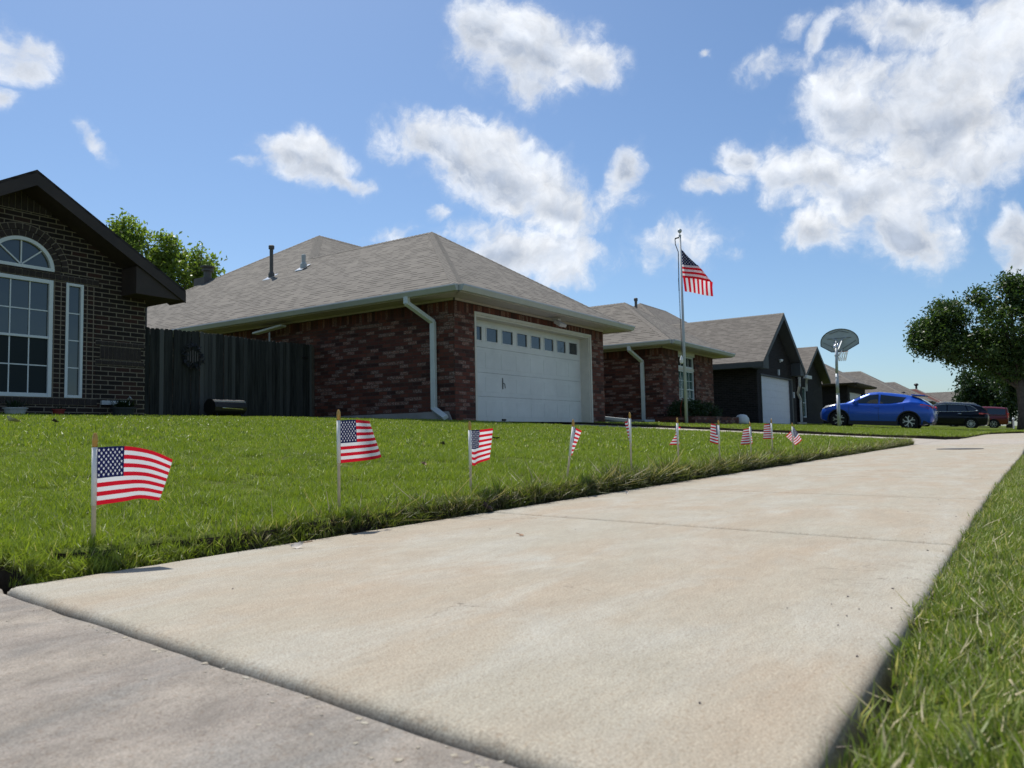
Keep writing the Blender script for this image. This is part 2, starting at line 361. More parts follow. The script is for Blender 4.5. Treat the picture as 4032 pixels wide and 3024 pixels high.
# ------------------------------------------------------------------ mesh helpers
class MB:
    def __init__(s): s.v = []; s.f = []
    def add(s, vs, fs):
        n = len(s.v); s.v += [tuple(p) for p in vs]; s.f += [tuple(i+n for i in f) for f in fs]; return s
    def poly(s, *p): return s.add(p, [tuple(range(len(p)))])
    def box(s, x0, x1, y0, y1, z0, z1):
        v = [(x, y, z) for x in (x0, x1) for y in (y0, y1) for z in (z0, z1)]
        return s.add(v, [(0, 1, 3, 2), (4, 6, 7, 5), (0, 4, 5, 1), (2, 3, 7, 6), (0, 2, 6, 4), (1, 5, 7, 3)])
    def prism(s, pts, n):      # planar polygon extruded by vector n (both caps)
        k = len(pts); n = Vector(n); a = [Vector(p) for p in pts]
        s.add(a + [p+n for p in a], [tuple(range(k))[::-1], tuple(range(k, 2*k))] + [(i, (i+1) % k, k+(i+1) % k, k+i) for i in range(k)])
        return s
    def bar(s, a, b, w, h, up=(0, 0, 1)):   # rectangular bar from a to b
        a, b = Vector(a), Vector(b); d = (b-a).normalized(); up = Vector(up)
        if abs(d.dot(up)) > .98: up = Vector((1, 0, 0))
        sd = d.cross(up).normalized()*w/2; u = sd.cross(d).normalized()*h/2
        return s.prism([a-sd-u, a+sd-u, a+sd+u, a-sd+u], b-a)
    def tube(s, pts, r, n=8, cap=True):
        pts = [Vector(p) for p in pts]; rs = r if isinstance(r, (list, tuple)) else [r]*len(pts)
        rings = []; base = len(s.v); prev = None
        for i, p in enumerate(pts):
            d = (pts[min(i+1, len(pts)-1)] - pts[max(i-1, 0)]).normalized()
            if prev is None:
                a = d.orthogonal().normalized()
            else:
                a = (prev - d*prev.dot(d)).normalized()
            prev = a; b = d.cross(a)
            s.v += [tuple(p + (a*math.cos(t)+b*math.sin(t))*rs[i]) for t in [2*math.pi*k/n for k in range(n)]]
        for i in range(len(pts)-1):
            for k in range(n):
                A = base+i*n+k; B = base+i*n+(k+1) % n
                s.f.append((A, B, B+n, A+n))
        if cap: s.f.append(tuple(range(base, base+n))[::-1]); s.f.append(tuple(range(len(s.v)-n, len(s.v))))
        return s
    def lathe(s, prof, c=(0, 0, 0), n=16):
        base = len(s.v)
        for r, z in prof: s.v += [(c[0]+r*math.cos(2*math.pi*k/n), c[1]+r*math.sin(2*math.pi*k/n), c[2]+z) for k in range(n)]
        for i in range(len(prof)-1):
            for k in range(n): s.f.append((base+i*n+k, base+i*n+(k+1) % n, base+(i+1)*n+(k+1) % n, base+(i+1)*n+k))
        s.f.append(tuple(range(base, base+n))[::-1]); s.f.append(tuple(range(len(s.v)-n, len(s.v))))
        return s
    def build(s, name, m, parent=None, smooth=False, bevel=0, origin=None, normals=True):
        me = bpy.data.meshes.new(name)
        og = Vector(origin) if origin else Vector((0, 0, 0))
        me.from_pydata([tuple(Vector(p)-og) for p in s.v] if origin else s.v, [], s.f)
        if normals:
            bm = bmesh.new(); bm.from_mesh(me); bmesh.ops.recalc_face_normals(bm, faces=bm.faces); bm.to_mesh(me); bm.free()
        autouv(me)
        me.materials.append(MT[m] if isinstance(m, str) else m)
        if smooth:
            me.polygons.foreach_set('use_smooth', [True]*len(me.polygons))
        o = bpy.data.objects.new(name, me); C.objects.link(o)
        if parent is not None: o.parent = parent
        if origin: o.location = og
        if bevel:
            b = o.modifiers.new('bevel', 'BEVEL'); b.width = bevel; b.segments = 2; b.limit_method = 'ANGLE'
        return o
def autouv(me):
    uvl = me.uv_layers.new(name='UVMap'); dat = uvl.data
    for p in me.polygons:
        n = p.normal
        if abs(n.z) > .999: t = Vector((1, 0, 0)); b = Vector((0, 1, 0))
        else:
            t = Vector((-n.y, n.x, 0)).normalized(); b = Vector(n).cross(t)
            if abs(t.x) > abs(t.y):
                if t.x < 0: t = -t
            elif t.y < 0: t = -t
            if b.z < 0: b = -b
        for li in p.loop_indices:
            co = me.vertices[me.loops[li].vertex_index].co
            dat[li].uv = (co.dot(t), co.z/max(.05, b.z) if abs(n.z) < .999 else co.dot(b))
def tag(o, label, cat, group=None, kind=None):
    if label: o['label'] = label
    if cat: o['category'] = cat
    if group: o['group'] = group
    if kind: o['kind'] = kind
    return o
def thing(name, label, cat, loc=(0, 0, 0), rz=0, group=None):
    o = bpy.data.objects.new(name, None); C.objects.link(o); o.location = loc; o.rotation_euler = (0, 0, rz); o.empty_display_size = .2
    return tag(o, label, cat, group)
def copy_tree(o, parent=None):
    c = o.copy(); C.objects.link(c); c.parent = parent
    for ch in list(o.children): copy_tree(ch, c)
    return c
def recenter(root, loc):   # root Empty at loc, children were modelled in world coordinates
    for ch in root.children: ch.location = Vector(ch.location) - Vector(loc)
    root.location = loc

# ------------------------------------------------------------------ ground, concrete, lawns
def hy(y):          # the ground rises gently from the pavement to the houses
    if y <= 1.52: return 0.
    if y <= 10: return .0625*(y-1.52)
    if y <= 14.5: return .53 + .045*(y-10)
    return .7325
def lawn_z(x, y): return hy(y) + .034 + .022*min(1, max(0, (x-.9)/2)) + .012*mnoise.noise((x*.9, y*.9, 3.3)) + .006*mnoise.noise((x*4, y*4, 1))
def bend(x):        # the pavement bends gently to the right beyond the second lawn
    if x < 28.5: return 0.
    t = x-28.5
    return -(.055*t*t) if t < 4 else -(.88 + .44*(t-4))
def yl(x): return 1.505 + bend(x)
def yr(x): return .145 + bend(x) - (.012*max(0, x-3.5) if x < 8 else .054)

def grid(name, m, xs, ys, zf, kind='structure', skirt=.0):
    mb = MB(); nx, ny = len(xs), len(ys)
    for x in xs:
        for y in ys: mb.v.append((x, y, zf(x, y)))
    for i in range(nx-1):
        for j in range(ny-1):
            a = i*ny+j; mb.f.append((a, a+ny, a+ny+1, a+1))
    o = mb.build(name, m, smooth=True, normals=False)
    return tag(o, None, None, None, kind)
def frange(a, b, n): return [a+(b-a)*i/(n-1) for i in range(n)]
gx = [-700, -200, -60, -20] + frange(-8, 70, 40) + [90, 120, 160, 220, 400, 900]
gy = [-700, -200, -60, -20, -12, -9.2, -9, -2.05, -1.9, -1.6, -.8, 0, .8, 1.5] + frange(2, 15, 14) + [30, 60, 120, 300, 900]
def ground_z(x, y):
    if y < -1.95 and y > -9.1: return -.30
    return hy(y) - .07
grid('ground', 'lawn_base', gx, gy, ground_z)
# road with kerb beyond the verge
mb = MB()
mb.box(-120, 400, -9.0, -2.1, -.28, -.16); tag(mb.build('road', 'asphalt'), None, None, None, 'structure')
mb = MB(); mb.box(-120, 400, -2.08, -1.92, -.28, -.01); tag(mb.build('kerb', 'far_concrete'), None, None, None, 'structure')

def slab(mb, pts, z=0., depth=.12, rad=.014, sub=.045, jit=.0, seed=0, zf=None, P=None):
    """concrete slab with rounded arrises over the quad pts = (x0y0, x1y0, x1y1, x0y1), or over a map P(s, t)"""
    A, B, D_, E_ = [Vector((*p, 0)) for p in pts]
    if P is None: P = lambda s, t: A.lerp(B, s).lerp(E_.lerp(D_, s), t)
    LU = (B-A).length; LV = (E_-A).length
    def axis(L):
        k = max(2, int(L/sub)); e = [0, 0, .14*rad, .4*rad, .8*rad, 1.25*rad, 1.6*rad]
        inner = [1.6*rad+(L-3.2*rad)*i/k for i in range(1, k)]
        dz = [1, .55, .28, .11, .025, 0, 0] + [0]*len(inner) + [0, 0, .025, .11, .28, .55, 1]
        return [q/L for q in e+inner+[L-x for x in e[::-1]]], dz
    us, du = axis(LU); vs_, dv = axis(LV); nu, nv = len(us), len(vs_); base = len(mb.v)
    for i, u in enumerate(us):
        for j, v in enumerate(vs_):
            p = P(u, v); q = P(min(1, u+.01), v)-P(max(0, u-.01), v); r = P(u, min(1, v+.01))-P(u, max(0, v-.01)); q.normalize(); r.normalize()
            jn = lambda: jit*(mnoise.noise((p.x*7+seed, p.y*7, 0)) + .6*mnoise.noise((p.x*24+seed, p.y*24, 5)))
            eu = max(0, 1-min(u, 1-u)*LU/(3*rad)); ev = max(0, 1-min(v, 1-v)*LV/(3*rad)); x = Vector(p)
            if eu: x += q*jn()*eu*(1 if u < .5 else -1)
            if ev: x += r*jn()*ev*(1 if v < .5 else -1)
            d = max(du[i], dv[j]); zz = (zf(x.x, x.y) if zf else 0) + z + (-depth if d == 1 else -d*rad*1.9)
            if 0 < d < 1 and jit: zz += jit*.3*mnoise.noise((x.x*26, x.y*26, 9))
            mb.v.append((x.x, x.y, zz))
    for i in range(nu-1):
        for j in range(nv-1): a = base+i*nv+j; mb.f.append((a, a+nv, a+nv+1, a+1))

sk = .145           # the joints run slightly askew
mb = MB()
xs = [.488, 1.875, 3.07, 4.28, 5.50, 6.72, 7.94, 9.16, 10.4, 11.6, 12.75]
for i in range(len(xs)-1):
    a, b = xs[i], xs[i+1]; g_ = .004
    s0 = .105 if i == 0 else sk
    slab(mb, [(a+g_, yr(a)), (b-g_, yr(b)), (b-g_+sk*1.36, yl(b)), (a+g_+s0*1.36, yl(a))], jit=.0028 if i < 2 else .0015, seed=i*7, rad=.015, sub=.03 if i < 3 else .1)
xs2 = [18.3+1.22*i for i in range(9)] + [29.3+1.25*i for i in range(5)]
for a, b in zip(xs2[:-1], xs2[1:]):
    slab(mb, [(a+.004, yr(a)), (b-.004, yr(b)), (b-.004, yl(b)-.2), (a+.004, yl(a)-.2)], jit=.003, sub=.3)
xs3 = [41.3+1.25*i for i in range(10)]
for a, b in zip(xs3[:-1], xs3[1:]):
    slab(mb, [(a+.004, yr(a)), (b-.004, yr(b)), (b-.004, yl(b)), (a+.004, yl(a))], jit=.003, sub=.6)
# last slab meets the drive; triangular closer
tag(mb.build('sidewalk', 'sidewalk_concrete', smooth=True), None, None, None, 'structure')
def far_z(x, y): return hy(y)
mb = MB()
# foreground drive: lower, greyer, its edge follows the pavement's first joint
def dedge(y): return .484+(y-.145)*.105-.001 if y < 1.52 else .640
def OD(s, t):
    y = -1.9+14.8*t; xe = dedge(y); return Vector((-5+(xe+5)*s, y, 0))
slab(mb, [(-5.0, -1.9), (.30, -1.9), (.64, 12.9), (-5.0, 12.9)], z=-.0075, rad=.003, jit=.0042, sub=.045, seed=3, zf=lambda x, y: hy(y), P=OD)
o = mb.build('own_driveway', 'driveway_concrete', smooth=True); o.name = 'driveway'; tag(o, None, None, None, 'structure')
def drive(x0, x1, y1, fl=.0):
    mb = MB()
    ysp = [-1.9, yr(x0)-.02, min(1.5, yl(x0)), 4.3, 7.2, y1]
    xm = (x0+x1)/2
    for a, b in zip(ysp[:-1], ysp[1:]):
        for p, q in ((x0, xm-.006), (xm+.006, x1)):
            if b <= 1.6 and a > -1: p, q = (p-.15 if p == x0 else p), (q+.15 if q == x1 else q)
            slab(mb, [(p, a+.006), (q, a+.006), (q, b-.006), (p, b-.006)], z=.0, sub=.5, rad=.008, zf=lambda x, y: hy(y), jit=.002)
    o = mb.build('driveway', 'far_concrete'); tag(o, None, None, None, 'structure')
drive(13.05, 18.15, 9.99); drive(34.7, 40.6, 9.99); drive(56.5, 61.6, 9.6); drive(79.5, 85, 9.6); drive(101.5, 107, 9.6)
# thin dark damp mark left on the pavement where a meter lid sits
mb = MB()
mb.lathe([(.0, 0), (.13, .0), (.128, .004), (.10, .0055), (0.001, .0055)], n=28)
lid = mb.build('meter_lid', 'black_plastic'); lid.location = (10.05, .70, .0015); lid.scale = (1.5, 1.8, 1)
tag(lid, 'dark flat oval meter lid set in the pale pavement beyond the little flags', 'meter lid')

LAWNS = []
def lawn(x0, x1, y0f, y1, corner=.35, stepx=.16, name='lawn'):
    """raised turf: sheet with a cut soil edge. y0f(x) = edge to the pavement"""
    mb = MB(); nx = max(4, int((x1-x0)/stepx)); xs = [x0+(x1-x0)*i/nx for i in range(nx+1)]
    cols = []
    for i, x in enumerate(xs):
        d = min(x-x0, x1-x); ya = y0f(x) + (corner - math.sqrt(max(0, corner**2-(corner-d)**2)) if d < corner else 0)
        ya += .016*mnoise.noise((x*2.3, 7, 1)) + .010*mnoise.noise((x*9, 2, 1))
        ny = 46; ts = [(j/ny)**1.9 for j in range(ny+1)]
        cols.append([(x, ya+(y1-ya)*t) for t in ts])
    nv = len(cols[0])
    for c in cols:
        for j, (x, y) in enumerate(c): mb.v.append((x, y, lawn_z(x, y)-.010*(j == 0)))
    for i in range(nx):
        for j in range(nv-1):
            a = i*nv+j; mb.f.append((a, a+nv, a+nv+1, a+1))
    o = mb.build(name, 'lawn_base', smooth=True, normals=False); tag(o, None, None, None, 'structure')
    sk_ = MB()
    per = [c[0] for c in cols]
    per = [c for c in [cols[0][j] for j in range(nv-1, 0, -1)]] + per + [cols[-1][j] for j in range(1, nv)]
    for i, (x, y) in enumerate(per):
        w = .006*mnoise.noise((x*14, y*14, 3)); sk_.v += [(x, y, lawn_z(x, y)-.004), (x+w, y-w, lawn_z(x, y)-.03), (x, y, hy(y)-.09)]
    for i in range(len(per)-1):
        for k in (0, 1): sk_.f.append((i*3+k, i*3+3+k, i*3+4+k, i*3+1+k))
    s = sk_.build('soil', 'soil', normals=False); s.name = 'soil'; tag(s, None, None, None, 'structure')
    LAWNS.append((x0, x1, y0f, y1, corner))
lawn(.672, 13.0, lambda x: 1.530+(.03 if x < 1 else 0), 14.4, .16, .10)
lawn(18.2, 34.6, lambda x: yl(x)-.17, 14.4, 1.3, .3)
lawn(40.7, 56.4, lambda x: yl(x)+.03, 14.4, .8, .5)
lawn(61.7, 79.4, lambda x: yl(x)+.03, 14.4, .8, .8)
lawn(85.1, 101.4, lambda x: yl(x)+.03, 14.4, .8, .8)

# verge on the street side of the pavement, slightly below it, with its cut edge
mb = MB(); nx = 300; 
xv = [.30 + 60*(i/nx)**1.5 for i in range(nx+1)]
def vedge(x): return yr(x) - .015 - .006*mnoise.noise((x*5, 3, 3)) - .006*mnoise.noise((x*17, 3, 3)) - .02*math.exp(-((x-.75)/.25)**2)
def verge_z(x, y):
    e = vedge(x)-y
    return -.006 + .006*min(1, e/.5) + .006*mnoise.noise((x*3, y*3, 0))
for x in xv:
    e = vedge(x)
    for t in [0, .02, .06, .12, .25, .45, .8, 1.3]: mb.v.append((x, e-t if t < 1.3 else -1.93, verge_z(x, e-t)-(.03 if t == 0 else 0)))
for i in range(nx):
    for j in range(7): a = i*8+j; mb.f.append((a, a+8, a+9, a+1)[::-1])
tag(mb.build('verge', 'lawn_base', smooth=True, normals=False), None, None, None, 'structure')
mb = MB()
for i in range(121):
    x = .3+i*.06; e = yr(x)+.01; w = .004*mnoise.noise((x*20, 1, 1)); mb.v += [(x, e, -.055), (x, e-.02, -.05+w), (x, e-.055, -.035+w)]
for i in range(120):
    for k in (0, 1): mb.f.append((i*3+k, i*3+3+k, i*3+4+k, i*3+1+k))
tag(mb.build('soil', 'soil', normals=False), None, None, None, 'structure')

# ------------------------------------------------------------------ grass (stuff): tufts of real blades
def tuft(name, m, nb, rad, hmin, hmax, w, lean, seed):
    r = np.random.default_rng(seed); v = []; f = []; tint = []; hh = []
    for b in range(nb):
        a = r.uniform(0, 2*math.pi); q = rad*math.sqrt(r.uniform()); x, y = q*math.cos(a), q*math.sin(a)
        th = r.uniform(0, 2*math.pi); h = r.uniform(hmin, hmax); ln = abs(r.normal(0, lean))*h; ww = w*r.uniform(.6, 1.2)
        dx, dy = math.cos(th), math.sin(th); sx, sy = -dy*ww/2, dx*ww/2
        tw = r.uniform(-.7, .7); sx, sy = sx*math.cos(tw)-sy*math.sin(tw), sx*math.sin(tw)+sy*math.cos(tw)
        n = len(v); tt = r.uniform(); drop = r.uniform(0, .5)
        for k, (t, wf) in enumerate(((0, .8), (.4, 1), (.75, .75))):
            cx_ = x+dx*ln*t**1.8; cy_ = y+dy*ln*t**1.8; cz = h*(t-drop*.35*t**3)-.006
            v += [(cx_-sx*wf, cy_-sy*wf, cz), (cx_+sx*wf, cy_+sy*wf, cz)]; tint += [tt, tt]; hh += [t, t]
        v.append((x+dx*ln, y+dy*ln, h*(1-drop*.45))); tint.append(tt); hh.append(1)
        f += [(n, n+1, n+3, n+2), (n+2, n+3, n+5, n+4), (n+4, n+5, n+6)]
    me = bpy.data.meshes.new(name); me.from_pydata(v, [], f); me.materials.append(MT[m])
    for nm, dat in (('tint', tint), ('hh', hh)):
        at = me.attributes.new(nm, 'FLOAT', 'POINT'); at.data.foreach_set('value', np.array(dat, dtype=np.float32))
    return bpy.data.objects.new(name, me)
def scatter(name, pts, protos, label=None):
    """pts: array (x, y, z, rotz, scale, tiltx, tilty)"""
    col = bpy.data.collections.new(name+'_tufts')
    for p in protos: col.objects.link(p)
    P = np.array(pts, dtype=np.float32); n = len(P)
    me = bpy.data.meshes.new(name); me.vertices.add(n); me.vertices.foreach_set('co', P[:, :3].ravel())
    rt = me.attributes.new('rot', 'FLOAT_VECTOR', 'POINT'); rt.data.foreach_set('vector', np.stack([P[:, 5], P[:, 6], P[:, 3]], 1).astype(np.float32).ravel())
    sa = me.attributes.new('siz', 'FLOAT', 'POINT'); sa.data.foreach_set('value', P[:, 4])
    ia = me.attributes.new('idx', 'INT', 'POINT'); ia.data.foreach_set('value', rng.integers(0, len(protos), n).astype(np.int32))
    o = bpy.data.objects.new(name, me); C.objects.link(o)
    ng = bpy.data.node_groups.new(name, 'GeometryNodeTree')
    ng.interface.new_socket('Geometry', in_out='INPUT', socket_type='NodeSocketGeometry'); ng.interface.new_socket('Geometry', in_out='OUTPUT', socket_type='NodeSocketGeometry')
    N = ng.nodes; L = ng.links
    gi = N.new('NodeGroupInput'); go = N.new('NodeGroupOutput'); ip = N.new('GeometryNodeInstanceOnPoints'); ci = N.new('GeometryNodeCollectionInfo')
    ci.inputs[0].default_value = col; ci.inputs[1].default_value = True; ci.inputs[2].default_value = True
    def na(nm, t):
        a = N.new('GeometryNodeInputNamedAttribute'); a.data_type = t; a.inputs[0].default_value = nm
        return [s for s in a.outputs if s.enabled][0]
    L.new(gi.outputs[0], ip.inputs['Points']); L.new(ci.outputs[0], ip.inputs['Instance']); ip.inputs['Pick Instance'].default_value = True
    L.new(na('idx', 'INT'), ip.inputs['Instance Index']); L.new(na('rot', 'FLOAT_VECTOR'), ip.inputs['Rotation']); L.new(na('siz', 'FLOAT'), ip.inputs['Scale'])
    L.new(ip.outputs[0], go.inputs[0])
    md = o.modifiers.new('tufts', 'NODES'); md.node_group = ng
    return tag(o, label, 'grass' if label else None, None, 'stuff')

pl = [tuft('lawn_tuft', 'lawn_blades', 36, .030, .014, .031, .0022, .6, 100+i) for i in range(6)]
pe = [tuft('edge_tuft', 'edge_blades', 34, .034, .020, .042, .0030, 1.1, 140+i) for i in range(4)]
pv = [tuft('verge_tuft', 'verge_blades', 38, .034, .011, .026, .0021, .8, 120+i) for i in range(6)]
pf = [tuft('far_tuft', 'lawn_blades', 22, .09, .018, .036, .008, .55, 160+i) for i in range(4)]
def in_view(x, y):      # keep tufts within a wide wedge round the photographed view
    a = math.degrees(math.atan2(y, x)); return -12 < a < 86
pts = []; epts = []; fpts = []
x0, x1, y0f, y1, cor = LAWNS[0]
Yb = [1.53, 2.0, 2.6, 3.4, 4.6, 6.5, 9, 14.3]
for ya, yb in zip(Yb[:-1], Yb[1:]):
    for xa in np.arange(x0, x1, .5):
        xb = min(xa+.5, x1); d = math.hypot((xa+xb)/2, (ya+yb)/2)
        if ya > 9.9 and xa > 12.6: continue
        if d < 2.7: den = 1150
        elif d < 3.8: den = 750
        elif d < 5.5: den = 430
        elif d < 8: den = 230
        else: den = 0
        n = int(den*(xb-xa)*(yb-ya)); sc0 = 1.0 + max(0, d-3)*.06
        if n:
            X = rng.uniform(xa, xb, n); Y = rng.uniform(ya, yb, n)
            for x, y in zip(X, Y):
                if in_view(x, y) and y > y0f(x)+.004: pts.append((x, y, lawn_z(x, y), rng.uniform(0, 6.28), sc0*rng.uniform(.65, 1.15)*(1+.55*mnoise.noise((x*3.3, y*3.3, 8))+.3*mnoise.noise((x*11, y*11, 2))), rng.normal(0, .16), rng.normal(0, .16)))
        if d >= 5.5:
            den = 260 if d < 9 else 150
            n = int(den*(xb-xa)*(yb-ya)); X = rng.uniform(xa, xb, n); Y = rng.uniform(ya, yb, n)
            for x, y in zip(X, Y):
                if in_view(x, y): fpts.append((x, y, lawn_z(x, y), rng.uniform(0, 6.28), rng.uniform(.7, 1.15), rng.normal(0, .12), rng.normal(0, .12)))
# shaggy cut edge along the pavement and the drives
for x in np.arange(.69, 13.0, .0028):
    x += rng.uniform(-.004, .004)
    if x > 6 and rng.uniform() < .4: continue
    y = 1.532 + rng.uniform(-.008, .05)+.016*mnoise.noise((x*2.3, 7, 1))
    big = 1+.35*mnoise.noise((x*3.1, 9, 4))
    epts.append((x, y-.004, lawn_z(x, y)-.012-rng.uniform(0, .040), rng.uniform(0, 6.28), rng.uniform(.6, 1.1)*big*(1.15 if x > 3 else 1), rng.uniform(-.1, .9), rng.normal(0, .25)))
for y in np.arange(1.53, 4.5, .006):
    epts.append((.675+rng.uniform(-.004, .04), y, lawn_z(.7, y)-.01, rng.uniform(0, 6.28), rng.uniform(.6, 1.1), rng.normal(0, .3), rng.uniform(-.9, .1)))
for (x0, x1, y0f, y1, cor) in LAWNS[1:3]:
    for _ in range(9000 if x0 < 20 else 5000):
        x = rng.uniform(x0, x1); y = y0f(x) + (y1-y0f(x))*rng.uniform()**2.2*.8
        d = min(x-x0, x1-x); ym = y0f(x) + (cor-math.sqrt(max(0, cor**2-(cor-d)**2)) if d < cor else 0)
        if y > ym and y < 9.8: fpts.append((x, y, lawn_z(x, y), rng.uniform(0, 6.28), rng.uniform(.9, 1.5), rng.normal(0, .12), rng.normal(0, .12)))
print('tufts', len(pts), len(epts), len(fpts))
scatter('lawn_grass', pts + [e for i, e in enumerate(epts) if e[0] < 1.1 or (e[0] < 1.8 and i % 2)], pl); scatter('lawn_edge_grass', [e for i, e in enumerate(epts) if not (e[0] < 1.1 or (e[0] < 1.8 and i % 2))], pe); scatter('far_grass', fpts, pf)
vp = []
for xa in np.arange(.3, 8, .25):
    for ya in np.arange(-1.9, .12, .25):
        d = math.hypot(xa+.12, ya+.12)
        if math.degrees(math.atan2(ya+.2, xa+.3)) < -32: continue
        den = 1500 if d < 1.6 else 1000 if d < 2.6 else 500 if d < 5 else 260
        n = int(den*.0625)
        for x, y in zip(rng.uniform(xa, xa+.25, n), rng.uniform(ya, ya+.25, n)):
            if y < vedge(x)-.004: vp.append((x, y, verge_z(x, y), rng.uniform(0, 6.28), rng.uniform(.65, 1.15), rng.normal(0, .22), rng.normal(0, .22)))
for x in np.arange(.42, 8, .006):
    y = vedge(x)-abs(rng.normal(0, .012)); vp.append((x, y, verge_z(x, y)-.012, rng.uniform(0, 6.28), rng.uniform(.5, .85), rng.uniform(-.4, .3), rng.normal(0, .3)))
print('verge', len(vp))
scatter('verge_grass', vp, pv)

# ------------------------------------------------------------------ houses
plain('mortar_tan', (.22, .185, .14), .95); plain('mortar_dark', (.10, .08, .06), .95)
plain('dark_brick_face', (.028, .019, .016), .85, var=.35, sc_=14, bump=.5)
brick('dark_brick_stack', dk_r, (.20, .165, .125), .105, .0785, .0085, off=0)

def gutter_run(mb, a, b, out):
    a, b, out = Vector(a), Vector(b), Vector(out)
    z = Vector((0, 0, 1)); pr = [(.004, .02), (.125, .02), (.135, -.01), (.105, -.06), (.08, -.105), (.004, -.105)]
    mb.prism([a + out*p + z*q for p, q in pr], b-a)
def downspout(parent, pts, m='downspout_grey', w=.075, h=.10):
    mb = MB()
    for i in range(len(pts)-1):
        a, b = Vector(pts[i]), Vector(pts[i+1]); d = (b-a).normalized()*.012
        mb.bar(a-d if i else a, b+d if i < len(pts)-2 else b, w, h, up=(0, 1, 0) if abs((b-a).normalized().y) < .9 else (0, 0, 1))
    return mb.build('downspout', m, parent, bevel=.008)
def cap_strip(mb, a, b, nl, nr, w=.15, lift=.007):
    """ridge or hip caps: a row of lapped folded shingles from a (low) to b (high); nl, nr = unit side directions lying in the two planes"""
    a, b, nl, nr = Vector(a), Vector(b), Vector(nl).normalized(), Vector(nr).normalized(); L = (b-a).length; d = (b-a)/L; n = int(L/.14)
    up = Vector((0, 0, 1))
    for i in range(n):
        p = a+d*(i*L/n); q = a+d*((i+1.25)*L/n if i < n-1 else L)
        lo, hi = up*(lift+.005), up*(lift*.4)
        P = [p+nl*w+lo, p+lo*1.15, p+nr*w+lo, q+nr*w+hi, q+hi*1.15, q+nl*w+hi]
        k = len(mb.v); mb.v += [tuple(x) for x in P] + [tuple(P[0]-lo), tuple(P[1]-lo), tuple(P[2]-lo)]
        mb.f += [(k, k+1, k+4, k+5), (k+1, k+2, k+3, k+4), (k, k+6, k+7, k+1), (k+1, k+7, k+8, k+2)]
def roof_planes(parent, polys, m, th=.045):
    mb = MB()
    for p in polys: mb.prism([(x, y, z-th) for x, y, z in p], (0, 0, th))
    return mb.build('roof', m, parent)
def slopes_caps(roof, caps, mp, mcap='hip_shingle'):
    mb = MB()
    for a, b, kind in caps:
        a, b = Vector(a), Vector(b); d = (b-a); d.z = 0; d.normalize(); s = Vector((-d.y, d.x, 0))
        # side directions lie in the falling planes: descend to each side
        if kind == 'ridge': nl = s + Vector((0, 0, -mp)); nr = -s + Vector((0, 0, -mp))
        else: nl = s + Vector((0, 0, -mp*.7071)) ; nr = -s + Vector((0, 0, -mp*.7071)); 
        cap_strip(mb, a, b, nl, nr)
    mb.build('hip_cap', mcap, roof)
def frame_rect(mb, x0, x1, z0, z1, y, w, d):
    """rectangular frame in an XZ plane, front face at y, depth d towards +Y"""
    mb.box(x0, x0+w, y, y+d, z0, z1); mb.box(x1-w, x1, y, y+d, z0, z1); mb.box(x0+w, x1-w, y+.001, y+d, z0, z0+w); mb.box(x0+w, x1-w, y+.001, y+d, z1-w, z1)
def window(parent, x0, x1, z0, z1, y, nx, nz, mf='vinyl_white', mg='window_glass', w=.05, mun=.018, rails=(), lower=None, name='window'):
    mb = MB(); frame_rect(mb, x0, x1, z0, z1, y, w, .07)
    for r in rails: mb.box(x0+w, x1-w, y+.008, y+.05, r-.02, r+.02)
    wd = mb.build(name, mf, parent, bevel=.004)
    for i in range(1, nx):
        x = x0+w+(x1-x0-2*w)*i/nx; MB().box(x-mun/2, x+mun/2, y+.030, y+.042, z0+w, z1-w).build('glazing_bar', mf, wd)
    zs = [z0+w+(z1-z0-2*w)*i/nz for i in range(1, nz)]
    for z in zs:
        if not any(abs(z-r) < .05 for r in rails): MB().box(x0+w, x1-w, y+.032, y+.040, z-mun/2, z+mun/2).build('glazing_bar', mf, wd)
    zc = rails[0] if rails else z1
    if lower and rails:
        MB().box(x0+w*.5, x1-w*.5, y+.036, y+.048, z0+w*.5, zc).build('pane', lower, wd)
        MB().box(x0+w*.5, x1-w*.5, y+.045, y+.055, zc, z1-w*.5).build('pane', mg, wd)
    else: MB().box(x0+w*.5, x1-w*.5, y+.045, y+.055, z0+w*.5, z1-w*.5).build('pane', mg, wd)
    return wd
def hip_eave(parent, edges, m_g, m_s, e):
    """edges: (a, b, outward, overhang). gutter + fascia + soffit"""
    g1, g2 = MB(), MB()
    for a, b, out, oh in edges:
        a3, b3 = Vector((*a, e)), Vector((*b, e)); o = Vector((*out, 0)); dn = Vector((0, 0, -.02))
        gutter_run(g1, a3, b3, o)
        d = (b3-a3).normalized()
        g2.prism([a3-o*.022+dn, a3+dn, a3+Vector((0, 0, -.125)), a3-o*.022+Vector((0, 0, -.125))], b3-a3)          # fascia
        z = Vector((0, 0, -.10))
        g2.prism([a3+z-o*.02, b3+z-o*.02, b3+z-o*oh-d*oh, a3+z-o*oh+d*oh], (0, 0, .012))                               # soffit
        z2 = Vector((0, 0, -.145)); oo = o*(oh-.03)
        g2.prism([a3+d*(oh-.03)+z2-oo, a3+d*(oh-.03)+z2-oo-o*.028, a3+d*(oh-.03)-o*.028+Vector((0, 0, -.102))-oo, a3+d*(oh-.03)+Vector((0, 0, -.102))-oo], (b3-a3)-d*(2*oh-.06))  # frieze
    g1.build('gutter', m_g, parent); g2.build('soffit', m_s, parent)

